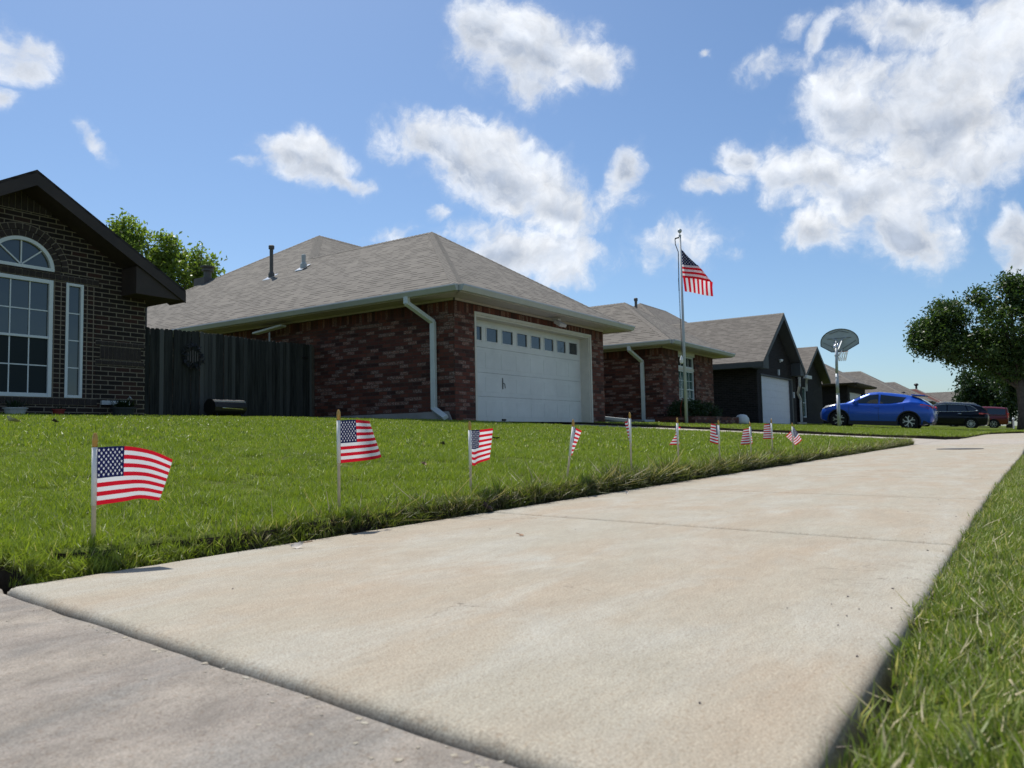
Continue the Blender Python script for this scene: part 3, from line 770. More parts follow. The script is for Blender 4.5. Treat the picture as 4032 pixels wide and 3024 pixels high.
def vent_pipe(roof, x, y, z, h, r, capr, m='vent_brown', flash=True):
    mb = MB(); mb.lathe([(r*1.7, -.06), (r*1.7, .10), (r*1.15, .16), (r, .17), (r, h-.12), (capr, h-.115), (capr*1.04, h-.02), (capr*.8, h)], (x, y, z), 14)
    p = mb.build('vent_pipe', m, roof, smooth=False)
    if flash:
        mb = MB(); mb.prism([(x-.20, y-.16, z-.12), (x+.14, y-.16, z+.10), (x+.14, y+.16, z+.10), (x-.20, y+.16, z-.12)], (0, 0, .02)); mb.build('flashing', 'flashing', p)

E1 = 3.3; MP = .65
# ---- the near brick house
H1 = thing('brick_house', 'red brick house with hip roofs and a wide white garage door behind the little flags', 'house', (12.7, 10, .6))
h1 = []
rp = [[(12.1,9.4,3.3),(16.1,13.4,5.9),(16.1,18.2,5.9),(18.6,20.7,7.525),(12.1,27.2,3.3)],
      [(12.1,9.4,3.3),(20.1,9.4,3.3),(16.1,13.4,5.9)],
      [(20.1,9.4,3.3),(20.1,14.2,3.3),(16.1,18.2,5.9),(16.1,13.4,5.9)],
      [(20.1,14.2,3.3),(23.8,14.2,3.3),(26.9,17.3,5.315),(30.0,14.2,3.3),(30.2,14.2,3.3),(23.7,20.7,7.525),(18.6,20.7,7.525),(16.1,18.2,5.9)],
      [(30.2,14.2,3.3),(30.2,27.2,3.3),(23.7,20.7,7.525)],
      [(12.1,27.2,3.3),(18.6,20.7,7.525),(23.7,20.7,7.525),(30.2,27.2,3.3)],
      [(23.8,9.7,3.3),(26.9,12.8,5.315),(26.9,17.3,5.315),(23.8,14.2,3.3)],
      [(23.8,9.7,3.3),(30.0,9.7,3.3),(26.9,12.8,5.315)],
      [(30.0,9.7,3.3),(30.0,14.2,3.3),(26.9,17.3,5.315),(26.9,12.8,5.315)]]
rf = roof_planes(H1, rp, 'brown_grey_shingle'); h1.append(rf)
slopes_caps(rf, [((12.1,9.4,3.3),(16.1,13.4,5.9),'hip'), ((20.1,9.4,3.3),(16.1,13.4,5.9),'hip'), ((16.1,13.4,5.9),(16.1,18.2,5.9),'ridge'),
    ((16.1,18.2,5.9),(18.6,20.7,7.525),'hip'), ((12.1,27.2,3.3),(18.6,20.7,7.525),'hip'), ((18.6,20.7,7.525),(23.7,20.7,7.525),'ridge'), ((30.2,14.2,3.3),(23.7,20.7,7.525),'hip'),
    ((23.8,9.7,3.3),(26.9,12.8,5.315),'hip'), ((30.0,9.7,3.3),(26.9,12.8,5.315),'hip'), ((26.9,12.8,5.315),(26.9,17.3,5.315),'ridge')], MP)
vent_pipe(rf, 15.05, 18.85, 5.20, .98, .055, .085)
vent_pipe(rf, 15.26, 17.65, 5.36, .40, .06, .062, m='gutter_grey')
vent_pipe(rf, 27.9, 12.80, 4.68, .95, .055, .075, m='vent_brown', flash=False)
ch = MB().box(15.75, 16.35, 23.25, 23.85, 5.0, 5.92).build('chimney', 'patio_tile', rf)
MB().lathe([(.13, 0), (.13, .27), (.20, .28), (.20, .34), (.15, .36), (.15, .40), (.24, .41), (.24, .45)], (16.05, 23.5, 5.91), 16).build('chimney_cap', 'vent_brown', ch)
hip_eave(H1, [((12.1,9.4),(20.1,9.4),(0,-1),.6), ((12.1,27.2),(12.1,9.4),(-1,0),.6), ((20.1,9.4),(20.1,14.2),(1,0),.6), ((20.1,14.2),(23.8,14.2),(0,-1),.6),
              ((23.8,14.2),(23.8,9.7),(-1,0),.6), ((23.8,9.7),(30.0,9.7),(0,-1),.6), ((30.0,9.7),(30.0,14.2),(1,0),.6)], 'gutter_grey', 'soffit_cream', E1)
zt = 2.93
w = MB()
w.box(12.7, 13.42, 10, 10.3, .5, 2.93); w.box(18.75, 19.5, 10, 10.3, .5, 2.93)
w.box(12.7, 12.9, 10.3, 26.6, .5, zt); w.box(19.3, 19.5, 10.3, 14.8, .5, zt); w.box(19.5, 24.4, 14.8, 15, .5, 3.05)
w.box(24.4, 24.6, 10.5, 14.8, .5, zt); w.box(29.2, 29.4, 10.5, 26, .5, zt); w.box(12.9, 29.2, 26.4, 26.6, .5, zt)
w.box(24.4, 25.85, 10.3, 10.5, .5, zt); w.box(27.47, 29.4, 10.3, 10.5, .5, zt); w.box(25.85, 27.47, 10.3, 10.5, .5, 1.12)
w.build('wall', 'red_brick', H1)
w = MB()
w.box(12.697, 13.42, 9.997, 10.25, 2.93, 3.195); w.box(18.75, 19.503, 9.997, 10.25, 2.93, 3.195); w.box(13.42, 18.75, 9.997, 10.25, 2.985, 3.195)
w.box(12.697, 12.9, 10.25, 26.6, 2.93, 3.195); w.box(19.3, 19.503, 10.25, 14.8, 2.93, 3.195)
w.build('soldier_course', 'red_brick_soldier', H1); w = MB()
w.box(24.397, 25.85, 10.297, 10.5, 2.93, 3.195); w.box(27.47, 29.403, 10.297, 10.5, 2.93, 3.195); w.box(24.397, 24.6, 10.5, 14.8, 2.93, 3.195); w.box(29.2, 29.403, 10.5, 26, 2.93, 3.195)
w.build('soldier_course', 'red_brick_soldier', H1)
MB().box(24.36, 24.42, 10.5, 14.8, .45, .74).build('foundation', 'foundation_concrete', H1)
w = MB(); w.box(12.655, 12.72, 10.28, 26.6, .45, .80); w.prism([(12.655, 10.0, .45), (12.655, 10.28, .45), (12.655, 10.28, .80), (12.655, 10.18, .80)], (.046, 0, 0))
w.build('foundation', 'foundation_concrete', H1)
# garage door
w = MB(); w.box(13.42, 13.50, 10.02, 10.34, .55, 2.985); w.box(18.67, 18.75, 10.02, 10.34, .55, 2.985); w.box(13.50, 18.67, 10.02, 10.34, 2.90, 2.985)
w.box(13.40, 13.46, 9.985, 10.018, .55, 3.0); w.box(18.71, 18.77, 9.985, 10.018, .55, 3.0); w.box(13.46, 18.71, 9.985, 10.018, 2.94, 3.0)
w.build('door_frame', 'trim_cream', H1)
gd = MB(); sec = [(.60, 1.165), (1.171, 1.71), (1.716, 2.285)]
for a, b in sec: gd.box(13.50, 18.67, 10.30, 10.335, a, b)
# top section with openings
wx = [13.62+.635*i for i in range(8)]; ww = .45; zb, zc = 2.44, 2.755
gd.box(13.50, 18.67, 10.30, 10.335, 2.291, zb); gd.box(13.50, 18.67, 10.30, 10.335, zc, 2.90)
ex = [13.50] + [q for x in wx for q in (x, x+ww)] + [18.67]
for a, b in zip(ex[::2], ex[1::2]): gd.box(a, b, 10.30, 10.335, zb, zc)
GD = gd.build('garage_door', 'white_paint', H1)
gd = MB()
for a, b in sec:
    for x in wx:
        gd.box(x-.055, x+ww+.055, 10.2955, 10.302, a+.10, b-.10)
gd.build('raised_panel', 'white_paint', GD, bevel=.003)
for x in wx:
    f = MB(); frame_rect(f, x-.02, x+ww+.02, zb-.02, zc+.02, 10.290, .024, .02); wn = f.build('window', 'white_paint', GD)
    MB().box(x-.001, x+ww+.001, 10.318, 10.324, zb-.001, zc+.001).build('pane', 'garage_glass', GD)
h = MB(); h.box(14.86, 14.885, 10.285, 10.30, 1.36, 1.62); h.tube([(14.872, 10.27, 1.50), (14.90, 10.25, 1.48), (14.915, 10.25, 1.38)], .010, 6); MB().box(14.82, 14.96, 10.27, 10.30, .615, .66).build('latch', 'black_plastic', GD)
h.build('handle', 'black_plastic', GD)
fl = MB(); fl.box(16.36, 16.52, 9.62, 9.80, 3.10, 3.145); fl.prism([(16.28, 9.50, 3.00), (16.60, 9.50, 3.00), (16.60, 9.66, 3.10), (16.28, 9.66, 3.10)], (0, .04, -.07)); fl.build('flood_light', 'soffit_cream', H1)
# downspouts of the near house
downspout(H1, [(12.05, 10.75, 3.22), (12.05, 10.75, 3.08), (12.62, 10.52, 2.72), (12.62, 10.52, .86), (12.36, 10.0, .66)], w=.085, h=.12)
downspout(H1, [(23.75, 11.2, 3.22), (23.75, 11.2, 3.08), (24.32, 11.0, 2.72), (24.32, 11.0, .68)], w=.085, h=.12)
dp = MB(); dp.tube([(24.32, 11.0, .70), (24.30, 10.9, .66), (24.5, 9.9, .61), (26.4, 9.0, .57)], .055, 8); dp.build('drain_pipe', 'downspout_grey', H1, smooth=True)
dp = MB(); dp.bar((19.60, 10.08, .72), (19.62, 9.28, .62), .10, .085); dp.build('drain_pipe', 'white_paint', H1, bevel=.008)
# wing window
window(H1, 25.87, 27.45, 2.60, 3.03, 10.36, 4, 1, mg='garage_glass', w=.06)
window(H1, 25.87, 26.63, 1.14, 2.50, 10.36, 2, 4, mf='vinyl_white', mg='teal_glass', w=.05)
window(H1, 26.69, 27.45, 1.14, 2.50, 10.36, 2, 4, mf='vinyl_white', mg='teal_glass', w=.05, rails=(1.82,))
w = MB(); w.box(25.85, 27.47, 10.34, 10.44, 2.50, 2.60); w.box(25.85, 27.47, 10.30, 10.42, 3.03, 3.19); w.box(26.63, 26.69, 10.35, 10.44, 1.12, 2.50); w.build('window_trim', 'trim_cream', H1)
MB().box(21.6, 22.55, 14.76, 14.80, .8, 2.85).build('front_door', 'dark_brown_trim', H1)
MB().box(19.5, 24.4, 11.6, 14.8, .45, .62).build('porch_floor', 'foundation_concrete', H1)
recenter(H1, (12.7, 10, .6))

# ---- gable helper
def gable(parent, x0, xp, x1, yf, yw, yb, e, zp, m_roof, m_trim, m_soff, ridge_end=None, th=.05, board=.17, box=.32):
    """front-facing gable roof: planes, barge boards, raking soffit, boxed eave returns"""
    ye = ridge_end if ridge_end else yb
    mb = MB()
    for P in ([(x0, yf, e), (xp, yf, zp), (xp, ye, zp), (x0, yb, e)], [(x1, yf, e), (xp, yf, zp), (xp, ye, zp), (x1, yb, e)]):
        mb.prism([(x, y, z-th) for x, y, z in P], (0, 0, th))
    rf = mb.build('roof', m_roof, parent)
    mb = MB(); s = 1
    for xa in (x0, x1):
        mb.prism([(xa, yf-.004, e-th), (xp, yf-.004, zp-th), (xp, yf-.004, zp-th-board*1.15), (xa, yf-.004, e-th-board)], (0, .03, 0))
        mb.prism([(xa, yf+.03, e-th-board*.95), (xp, yf+.03, zp-th-board*1.1), (xp, yf+.03, zp-th-board*1.1+.02), (xa, yf+.03, e-th-board*.95+.02)], (0, yw-yf-.03, 0))
    bg = mb.build('barge_board', m_trim, parent)
    return rf, bg
# ---- the dark brick house on the left
H0 = thing('brick_house', 'dark brown brick house with an arched fan window, left of the board fence', 'house', (5.6, 13, .75))
slope0 = .6; zp0 = 4.50; xp0 = 5.57; e0 = zp0 - slope0*2.53
rf0, bg0 = gable(H0, xp0-2.53, xp0, xp0+2.53, 12.5, 13.0, 22, e0, zp0, 'dark_shingle', 'dark_brown_trim', 'dark_soffit', board=.17)
mb = MB()
for sgn in (-1, 1):        # boxed returns and rake soffit (olive-brown)
    xo = xp0+sgn*2.46; xi = xp0+sgn*1.62
    mb.prism([(xo, 12.53, 2.80), (xi, 12.53, 2.81), (xi, 12.53, 3.28), (xp0+sgn*2.42, 12.53, 2.95)], (0, .46, 0))
    mb.box(min(xo, xp0+sgn*2.02), max(xo, xp0+sgn*2.02), 12.99, 22, 2.80, 2.84)
mb.build('eave_return', 'dark_brown_trim', H0)
# walls with openings
X0, X1 = 3.5, 7.64; Y0 = 13.0; zb0 = .55
def rake(x): return zp0 - slope0*abs(x-xp0) - .20
w = MB()
def wallpiece(mb, xa, xb, za, zb_, y=Y0, d=.2): mb.box(xa, xb, y, y+d, za, zb_)
cx, r0 = 5.59, .49
wallpiece(w, X0, 4.63, zb0, 2.91); wallpiece(w, 4.91, 5.11, zb0, 2.91); wallpiece(w, 6.07, 6.27, zb0, 2.91); wallpiece(w, 6.55, X1, zb0, 2.91)
wallpiece(w, 4.63, 4.91, zb0, 1.02); wallpiece(w, 5.11, 6.07, zb0, 1.02); wallpiece(w, 6.27, 6.55, zb0, 1.02)
wallpiece(w, 5.11-.01, 6.07+.01, 2.91, 3.07)
# upper gable field with the arch cut out: strips
n = 24; zb1 = 3.07
xs_ = sorted(set([X0, 5.10, 6.08, X1] + [5.10+.98*i/n for i in range(n+1)] + [xp0]))
for a, b in zip(xs_[:-1], xs_[1:]):
    mid = (a+b)/2; inside = abs(mid-cx) < r0
    za = (lambda x: zb1+math.sqrt(max(0, r0**2-(x-cx)**2))*.94) if inside else (lambda x: 2.91)
    w.prism([(a, Y0, za(a)), (b, Y0, za(b)), (b, Y0, rake(b)), (a, Y0, rake(a))], (0, .2, 0))
w.box(7.44, X1, 13.2, 22, zb0, 2.86); w.box(X0, 3.7, 13.2, 22, zb0, 2.86); w.box(3.7, 7.44, 21.8, 22, zb0, 2.86)
w.build('wall', 'dark_brick', H0)
for a_, b_ in ((6.072, 6.268), (6.552, 6.76), (4.912, 5.108)): MB().box(a_, b_, Y0-.004, Y0, 1.02, 2.91).build('stacked_brick', 'dark_brick_stack', H0)
# arch bricks, rowlocks and soldier panel as separate raised bricks on mortar beds
bm_, mm_ = MB(), MB()
for (ra, rb, nb) in ((.505, .60, 17), (.612, .707, 20)):
    for i in range(nb):
        t0 = math.pi*i/nb+.008; t1 = math.pi*(i+1)/nb-.018
        bm_.prism([(cx+math.cos(t)*r, Y0-.014, zb1+math.sin(t)*r*.95) for t, r in ((t0, ra), (t1, ra), (t1, rb), (t0, rb))], (0, .012, 0))
    for i in range(40):
        t0 = math.pi*i/40; t1 = math.pi*(i+1)/40
        mm_.prism([(cx+math.cos(t)*r, Y0-.005, zb1+math.sin(t)*r*.95) for t, r in ((t0, ra-.008), (t1, ra-.008), (t1, rb+.012), (t0, rb+.012))], (0, .004, 0))
def brow(x0, x1, z0, z1, n, g_=.010):
    MB().box(x0, x1, Y0-.0055, Y0-.001, z0-.008, z1+.008).build('mortar_bed', 'mortar_tan', H0); s = (x1-x0)/n; q = MB()
    for i in range(n): q.box(x0+i*s+g_/2, x0+(i+1)*s-g_/2, Y0-.014, Y0-.002, z0, z1)
    q.build('brick_band', 'dark_brick_face', H0)
brow(4.4, 6.80, 2.93, 3.015, 24); brow(5.0, 6.18, 3.027, 3.065, 6)
brow(6.84, 7.56, 1.70, 1.915, 10); brow(6.76, 7.62, 1.932, 1.998, 8); brow(6.76, 7.62, 1.605, 1.675, 8)
brow(4.4, 6.80, .905, 1.01, 24)
mm_.build('mortar_bed', 'mortar_tan', H0); bm_.build('arch_brick', 'dark_brick_face', H0); bm_, mm_ = MB(), MB()
for i in range(10):
    x = xp0-.45+i*.09; a, b = x+.006, x+.084
    bm_.prism([(a, Y0-.014, 3.96), (b, Y0-.014, 3.96), (b, Y0-.014, rake(b)+.02), (a, Y0-.014, rake(a)+.02)], (0, .012, 0))
mm_.prism([(xp0-.45, Y0-.004, 3.95), (xp0+.45, Y0-.004, 3.95), (xp0+.45, Y0-.004, rake(xp0+.45)), (xp0, Y0-.004, rake(xp0)), (xp0-.45, Y0-.004, rake(xp0-.45))], (0, .003, 0))
mm_.build('mortar_bed', 'mortar_tan', H0); bm_.build('gable_brick', 'dark_brick_face', H0)
window(H0, 5.11, 6.07, 1.02, 2.91, 12.985, 3, 4, w=.062, rails=(1.975,), lower='screen_glass')
window(H0, 6.27, 6.55, 1.02, 2.91, 12.985, 1, 4, w=.045)
window(H0, 4.63, 4.91, 1.02, 2.91, 12.985, 1, 4, w=.045)
# fan window
aw = MB(); N_ = 28
for i in range(N_):
    t0, t1 = math.pi*i/N_, math.pi*(i+1)/N_
    aw.prism([(cx+math.cos(t)*r, 12.985, 3.075+math.sin(t)*r*.95) for t, r in ((t0, .43), (t1, .43), (t1, .488), (t0, .488))], (0, .07, 0))
aw.box(cx-.488, cx+.488, 12.983, 13.05, 3.05, 3.10)
AW = aw.build('arch_window', 'vinyl_white', H0)
sp = MB()
for t in (45, 90, 135): MB().bar((cx, 13.02, 3.10), (cx+math.cos(R_(t))*.435, 13.02, 3.075+math.sin(R_(t))*.415), .02, .02, up=(0, 1, 0)).build('glazing_bar', 'vinyl_white', AW)
MB().prism([(cx+math.cos(math.pi*i/24)*.45, 13.035, 3.08+math.sin(math.pi*i/24)*.43) for i in range(25)], (0, .008, 0)).build('pane', 'window_glass', AW)
recenter(H0, (5.6, 13, .75))

# ---- black brick house with front gables
H3 = thing('gabled_house', 'black brick house with two steep front gables and a ribbed white garage door', 'house', (34.2, 10, .6))
m3 = .68; e3 = 3.28; xp = 37.27; zp = e3 + m3*3.75
rp = [[(33.52,9.5,e3),(xp,9.5,zp),(xp,15.5,zp),(40.0,18.1,7.65),(33.6,24.5,e3)],
      [(41.02,9.5,e3),(xp,9.5,zp),(xp,15.5,zp),(41.02,11.75,e3)],
      [(41.02,11.75,e3),(48.6,11.75,e3),(43.8,18.1,7.65),(40,18.1,7.65),(xp,15.5,zp)],
      [(48.6,11.75,e3),(48.6,24.5,e3),(43.8,18.1,7.65)], [(33.6,24.5,e3),(40,18.1,7.65),(43.8,18.1,7.65),(48.6,24.5,e3)]]
rf3 = roof_planes(H3, rp, 'grey_shingle')
slopes_caps(rf3, [((xp,9.5,zp),(xp,15.5,zp),'ridge'), ((xp,15.5,zp),(40,18.1,7.65),'hip'), ((40,18.1,7.65),(43.8,18.1,7.65),'ridge'), ((48.6,11.75,e3),(43.8,18.1,7.65),'hip')], m3)
mb = MB()
for xa in (33.52, 41.02):
    mb.prism([(xa, 9.496, e3-.05), (xp, 9.496, zp-.05), (xp, 9.496, zp-.30), (xa, 9.496, e3-.25)], (0, .035, 0))
mb.build('barge_board', 'charcoal_trim', H3)
mb = MB()
for sg, xa in ((1, 33.52), (-1, 41.02)):
    mb.prism([(xa, 9.53, e3-.24), (xp, 9.53, zp-.28), (xp, 9.53, zp-.26), (xa, 9.53, e3-.22)], (0, .47, 0))
    mb.prism([(xa, 9.53, e3-.28), (xa+sg*.95, 9.53, e3-.28), (xa+sg*.95, 9.53, e3+.36), (xa+sg*.05, 9.53, e3-.03)], (0, .46, 0))
mb.box(33.50, 33.56, 9.52, 24.5, e3-.24, e3-.03); mb.box(33.56, 34.2, 9.99, 24.4, e3-.22, e3-.20)
mb.build('eave_return', 'charcoal_trim', H3)
w = MB()
w.box(34.2, 34.4, 10.2, 23.9, .5, 3.08); w.box(34.2, 34.75, 10, 10.2, .5, 2.84); w.box(39.99, 40.9, 10, 10.2, .5, 2.84)
w.prism([(34.2, 10, 2.84), (40.9, 10, 2.84), (40.9, 10, 3.1), (xp, 10, zp-.30), (34.2, 10, 3.1)], (0, .2, 0))
w.box(40.7, 40.9, 10.2, 12.3, .5, 3.08); w.box(40.9, 42.4, 12.3, 12.5, .5, 3.08); w.box(47.6, 47.8, 10.4, 23.9, .5, 3.08); w.box(34.4, 47.8, 23.7, 23.9, .5, 3.0)
w.box(42.4, 42.6, 10.4, 12.3, .5, 3.08)
w.box(42.4, 43.1, 10.2, 10.4, .5, 3.0); w.box(44.05, 47.8, 10.2, 10.4, .5, 3.0); w.box(43.1, 44.05, 10.2, 10.4, .5, .95); w.box(43.1, 44.05, 10.2, 10.4, 2.6, 3.0)
w.prism([(42.4, 10.2, 3.0), (47.8, 10.2, 3.0), (47.8, 10.2, 3.12), (45.1, 10.2, 4.68), (42.4, 10.2, 3.12)], (0, .2, 0))
w.build('wall', 'black_brick', H3)
gable(H3, 42.1, 45.1, 48.1, 9.75, 10.2, 11.76, 3.18, 4.93, 'grey_shingle', 'charcoal_trim', 'charcoal_trim', ridge_end=14.2, board=.16)[0].name = 'gable_roof'
w = MB(); w.box(34.72, 34.80, 9.975, 10.15, .55, 2.84); w.box(39.94, 40.14, 9.96, 10.15, .55, 2.86); w.box(34.80, 39.94, 9.975, 10.15, 2.78, 2.84); w.build('door_frame', 'charcoal_trim', H3)
gd = MB()
for i in range(7):
    a = .56+i*2.22/7; gd.box(34.80, 39.94, 10.10, 10.13, a+.012, a+2.22/7-.012)
gd.box(34.80, 39.94, 10.112, 10.14, .56, 2.78)
gd.build('garage_door', 'cool_white_paint', H3)
for x, z, nm in ((38.05, 3.62, 'flood_light'), (37.69, 3.05, 'wall_lamp')):
    b = MB()
    if nm == 'flood_light': b.lathe([(.05, 0), (.075, .05), (.075, .1)], (x-.09, 9.93, z-.02), 10); b.lathe([(.05, 0), (.075, .05), (.075, .1)], (x+.09, 9.93, z-.02), 10); b.box(x-.05, x+.05, 9.96, 10.0, z-.06, z)
    else: b.box(x-.05, x+.05, 9.93, 10.0, z-.14, z+.14)
    b.build(nm, 'vinyl_white', H3)
MB().box(40.30, 40.42, 9.95, 10.0, 1.9, 2.2).build('wall_lamp', 'vinyl_white', H3)
downspout(H3, [(41.3, 9.9, 3.15), (41.3, 9.9, 2.55), (41.9, 10.15, 2.2), (42.3, 10.12, 1.9), (42.3, 10.12, .7)])
downspout(H3, [(43.2, 9.95, 3.1), (43.6, 10.1, 2.8), (43.7, 10.12, 2.4), (43.7, 10.12, 2.62)])
MB().box(40.95, 42.1, 9.45, 9.62, 2.92, 3.08).build('gutter', 'downspout_grey', H3)
window(H3, 43.12, 44.03, .95, 2.6, 10.25, 1, 1, w=.06, rails=(1.75,), mg='teal_glass')
MB().box(41.2, 42.2, 12.26, 12.30, .7, 2.75).build('front_door', 'black_paint', H3)
MB().box(40.9, 42.5, 9.9, 12.3, .45, .68).build('step', 'foundation_concrete', H3)
recenter(H3, (34.2, 10, .6))

# ---- further houses down the street: hip-roofed garages with a bigger hip behind
def far_house(x0, gw, label, roof='grey_shingle', wallm='brown_brick', trim='charcoal_trim', yf=9.5, end=18.5, name='hip_house', gable_end=False, mr=.62, door='white_paint', top=0):
    H = thing(name, label, 'house', (x0+.6, 10, .6)); e = 3.3; hw = gw/2; rg = e+mr*hw; x1 = x0+gw; xm1 = x0+end; ym0 = 14.0; d = 6.3+top; yr_ = ym0+d; R = e+mr*d
    rp = [[(x0,yf,e),(x0+hw,yf+hw,rg),(x0+hw,ym0+hw,rg),(x0+d,yr_,R),(x0,yr_+d,e)], [(x0,yf,e),(x1,yf,e),(x0+hw,yf+hw,rg)],
          [(x1,yf,e),(x1,ym0,e),(x0+hw,ym0+hw,rg),(x0+hw,yf+hw,rg)], [(x1,ym0,e),(xm1,ym0,e),(xm1-d,yr_,R),(x0+d,yr_,R),(x0+hw,ym0+hw,rg)],
          [(xm1,ym0,e),(xm1,yr_+d,e),(xm1-d,yr_,R)], [(x0,yr_+d,e),(x0+d,yr_,R),(xm1-d,yr_,R),(xm1,yr_+d,e)]]
    rf = roof_planes(H, rp, roof)
    slopes_caps(rf, [((x0,yf,e),(x0+hw,yf+hw,rg),'hip'), ((x1,yf,e),(x0+hw,yf+hw,rg),'hip'), ((x0+hw,yf+hw,rg),(x0+hw,ym0+hw,rg),'ridge'), ((x0+hw,ym0+hw,rg),(x0+d,yr_,R),'hip'), ((x0+d,yr_,R),(xm1-d,yr_,R),'ridge')], mr)
    hip_eave(H, [((x0,yf),(x1,yf),(0,-1),.6), ((x0,yr_+d),(x0,yf),(-1,0),.6), ((x1,yf),(x1,ym0),(1,0),.6), ((x1,ym0),(xm1,ym0),(0,-1),.6)], trim, trim, e)
    yw = yf+.6; a, b = x0+.6, x1-.6; w = MB()
    w.box(a, a+.8, yw, yw+.2, .5, 3.195); w.box(b-.8, b, yw, yw+.2, .5, 3.195); w.box(a+.8, b-.8, yw, yw+.2, 2.8, 3.195); w.box(a, a+.2, yw+.2, yr_+d-.6, .5, 3.195); w.box(b-.2, b, yw+.2, ym0+.6, .5, 3.195)
    w.box(b, xm1-.6, ym0+.6, ym0+.8, .5, 3.195); w.box(xm1-.8, xm1-.6, ym0+.8, yr_+d-.6, .5, 3.195); w.box(a+.2, xm1-.8, yr_+d-.8, yr_+d-.6, .5, 3.1)
    w.build('wall', wallm, H)
    gd = MB()
    for i in range(4): z = .58+i*2.22/4; gd.box(a+.8, b-.8, yw+.14, yw+.18, z+.01, z+2.22/4-.01)
    gd.build('garage_door', door, H)
    MB().box(b+1.2, b+2.2, ym0+.55, ym0+.6, .8, 2.8).build('front_door', 'dark_brown_trim', H)
    window(H, b+3.2, b+4.6, 1.2, 2.6, ym0+.56, 2, 2)
    recenter(H, (x0+.6, 10, .6)); return H, rf
far_house(54.2, 7.8, 'dark brick hip-roofed house seen right behind the bright blue car', wallm='black_brick', trim='dark_brown_trim')
far_house(77.7, 8.6, 'low brick house with a wide hip roof rising above the blue car\'s roof', end=19.5)
Hh, r6 = far_house(100.3, 8.6, 'brick house with a long sloping grey hip roof above the rear of the blue car')
Hh, r7 = far_house(122.6, 8.8, 'far house with a reddish roof ridge and two dark roof vents', roof='red_shingle', top=.6)
for xx, yy, zz in ((129.5, 14.2, 5.8), (134, 17.5, 5.6)): MB().lathe([(.14, -.2), (.14, .35), (.32, .5), (.32, .62), (.2, .75)], (xx-123.2, yy-10, zz-.2), 10).build('roof_vent', 'black_plastic', Hh)
# two end-on roofs at the end of the view
def end_house(x0, x1, yf, yb, e, R, label):
    H = thing('gabled_house', label, 'house', (x0, yf, .6)); xm = (x0+x1)/2; rb = MB()
    for P in ([(x0-x0, 0, e-.6), (xm-x0, 0, R-.6), (xm-x0, yb-yf, R-.6), (0, yb-yf, e-.6)], [(x1-x0, 0, e-.6), (xm-x0, 0, R-.6), (xm-x0, yb-yf, R-.6), (x1-x0, yb-yf, e-.6)]): rb.prism(P, (0, 0, .06))
    rb.build('roof', 'grey_shingle', H)
    w = MB(); w.prism([(.5, .5, -.2), (x1-x0-.5, .5, -.2), (x1-x0-.5, .5, e-.6), (xm-x0, .5, R-.75), (.5, .5, e-.6)], (0, yb-yf-1, 0)); w.build('wall', 'brown_brick', H)
    MB().box(1.5, 3.0, .44, .5, .3, 2.2).build('window', 'window_glass', H)
end_house(146, 156, 9.0, 26, 3.3, 6.3, 'far brown-roofed house whose side slope shows above the black car')
end_house(168, 180, 7.4, 26, 3.4, 6.9, 'farthest low-roofed house half hidden by the street trees')

# ------------------------------------------------------------------ board fence
F = thing('board_fence', 'weathered dark board fence with a clipped top, between the two brick houses', 'fence', (7.7, 14.3, .7))
x = 7.72; k = 0
while x < 12.62:
    wd = .088 + .01*random.random(); top = 2.545+.012*math.sin(x*2.1)+random.uniform(-.012, .012); y = 14.30 + random.uniform(-.008, .008)
    b = MB(); a0 = x+.004; a1 = min(x+wd+.002, 12.64); c_ = .022; ln = random.uniform(-.004, .004)
    b.prism([(a0, y, .62), (a1, y, .62), (a1+ln, y, top-c_), (a1-c_+ln, y, top), (a0+c_+ln, y, top), (a0+ln, y, top-c_)], (0, .018, 0))
    b.build('board', 'weathered_wood', F); x += wd+.006
b = MB()
for z in (.95, 1.65, 2.3): b.box(7.7, 12.64, 14.34, 14.38, z, z+.09)
b.build('rail', 'weathered_wood', F)
for xx in (8.0, 10.3, 12.5): MB().box(xx, xx+.09, 14.38, 14.47, .5, 2.4).build('post', 'weathered_wood', F)
MB().box(12.60, 12.66, 14.27, 14.32, .62, 2.50).build('post', 'bark', F)
recenter(F, (7.7, 14.3, .7))
b = MB()     # metal post rising above the fence by the left house
b.tube([(8.52, 14.5, .6), (8.52, 14.5, 2.95)], .028, 8); b.lathe([(.03, 0), (.045, .02), (.03, .05)], (8.52, 14.5, 2.95), 8)
tag(b.build('metal_post', 'vent_brown'), 'thin brown metal post standing up behind the fence beside the left house', 'post')
# wreath on the fence
wr = thing('wreath', 'round dark wreath with a barred centre hanging on the board fence', 'wreath', (9.40, 14.25, 2.02))
b = MB()
for i in range(70):
    a = i*2*math.pi/70; r = .195+.035*random.uniform(-1, 1); p = Vector((math.cos(a)*r, random.uniform(-.03, .01), math.sin(a)*r*1.12)); q = p + Vector((random.uniform(-.08, .08), random.uniform(-.03, .02), random.uniform(-.08, .08)))
    b.tube([p, q], [.022, .006], 5)
b.build('ring', 'black_plastic', wr)
b = MB()
for i in range(-2, 3): b.box(i*.055-.012, i*.055+.012, -.01, .0, -.13+.02*abs(i), .13-.02*abs(i))
b.build('centre_bars', 'patio_tile', wr)
b = MB(); b.prism([(12.39-.11, 14.27, 2.22), (12.39, 14.27, 2.255), (12.39+.11, 14.27, 2.22), (12.39, 14.27, 2.185)], (0, .02, 0)); b.box(12.36, 12.42, 14.262, 14.27, 2.20, 2.24)
tag(b.build('gate_latch', 'black_paint'), 'black diamond-shaped metal ornament near the right end of the fence', 'ornament')
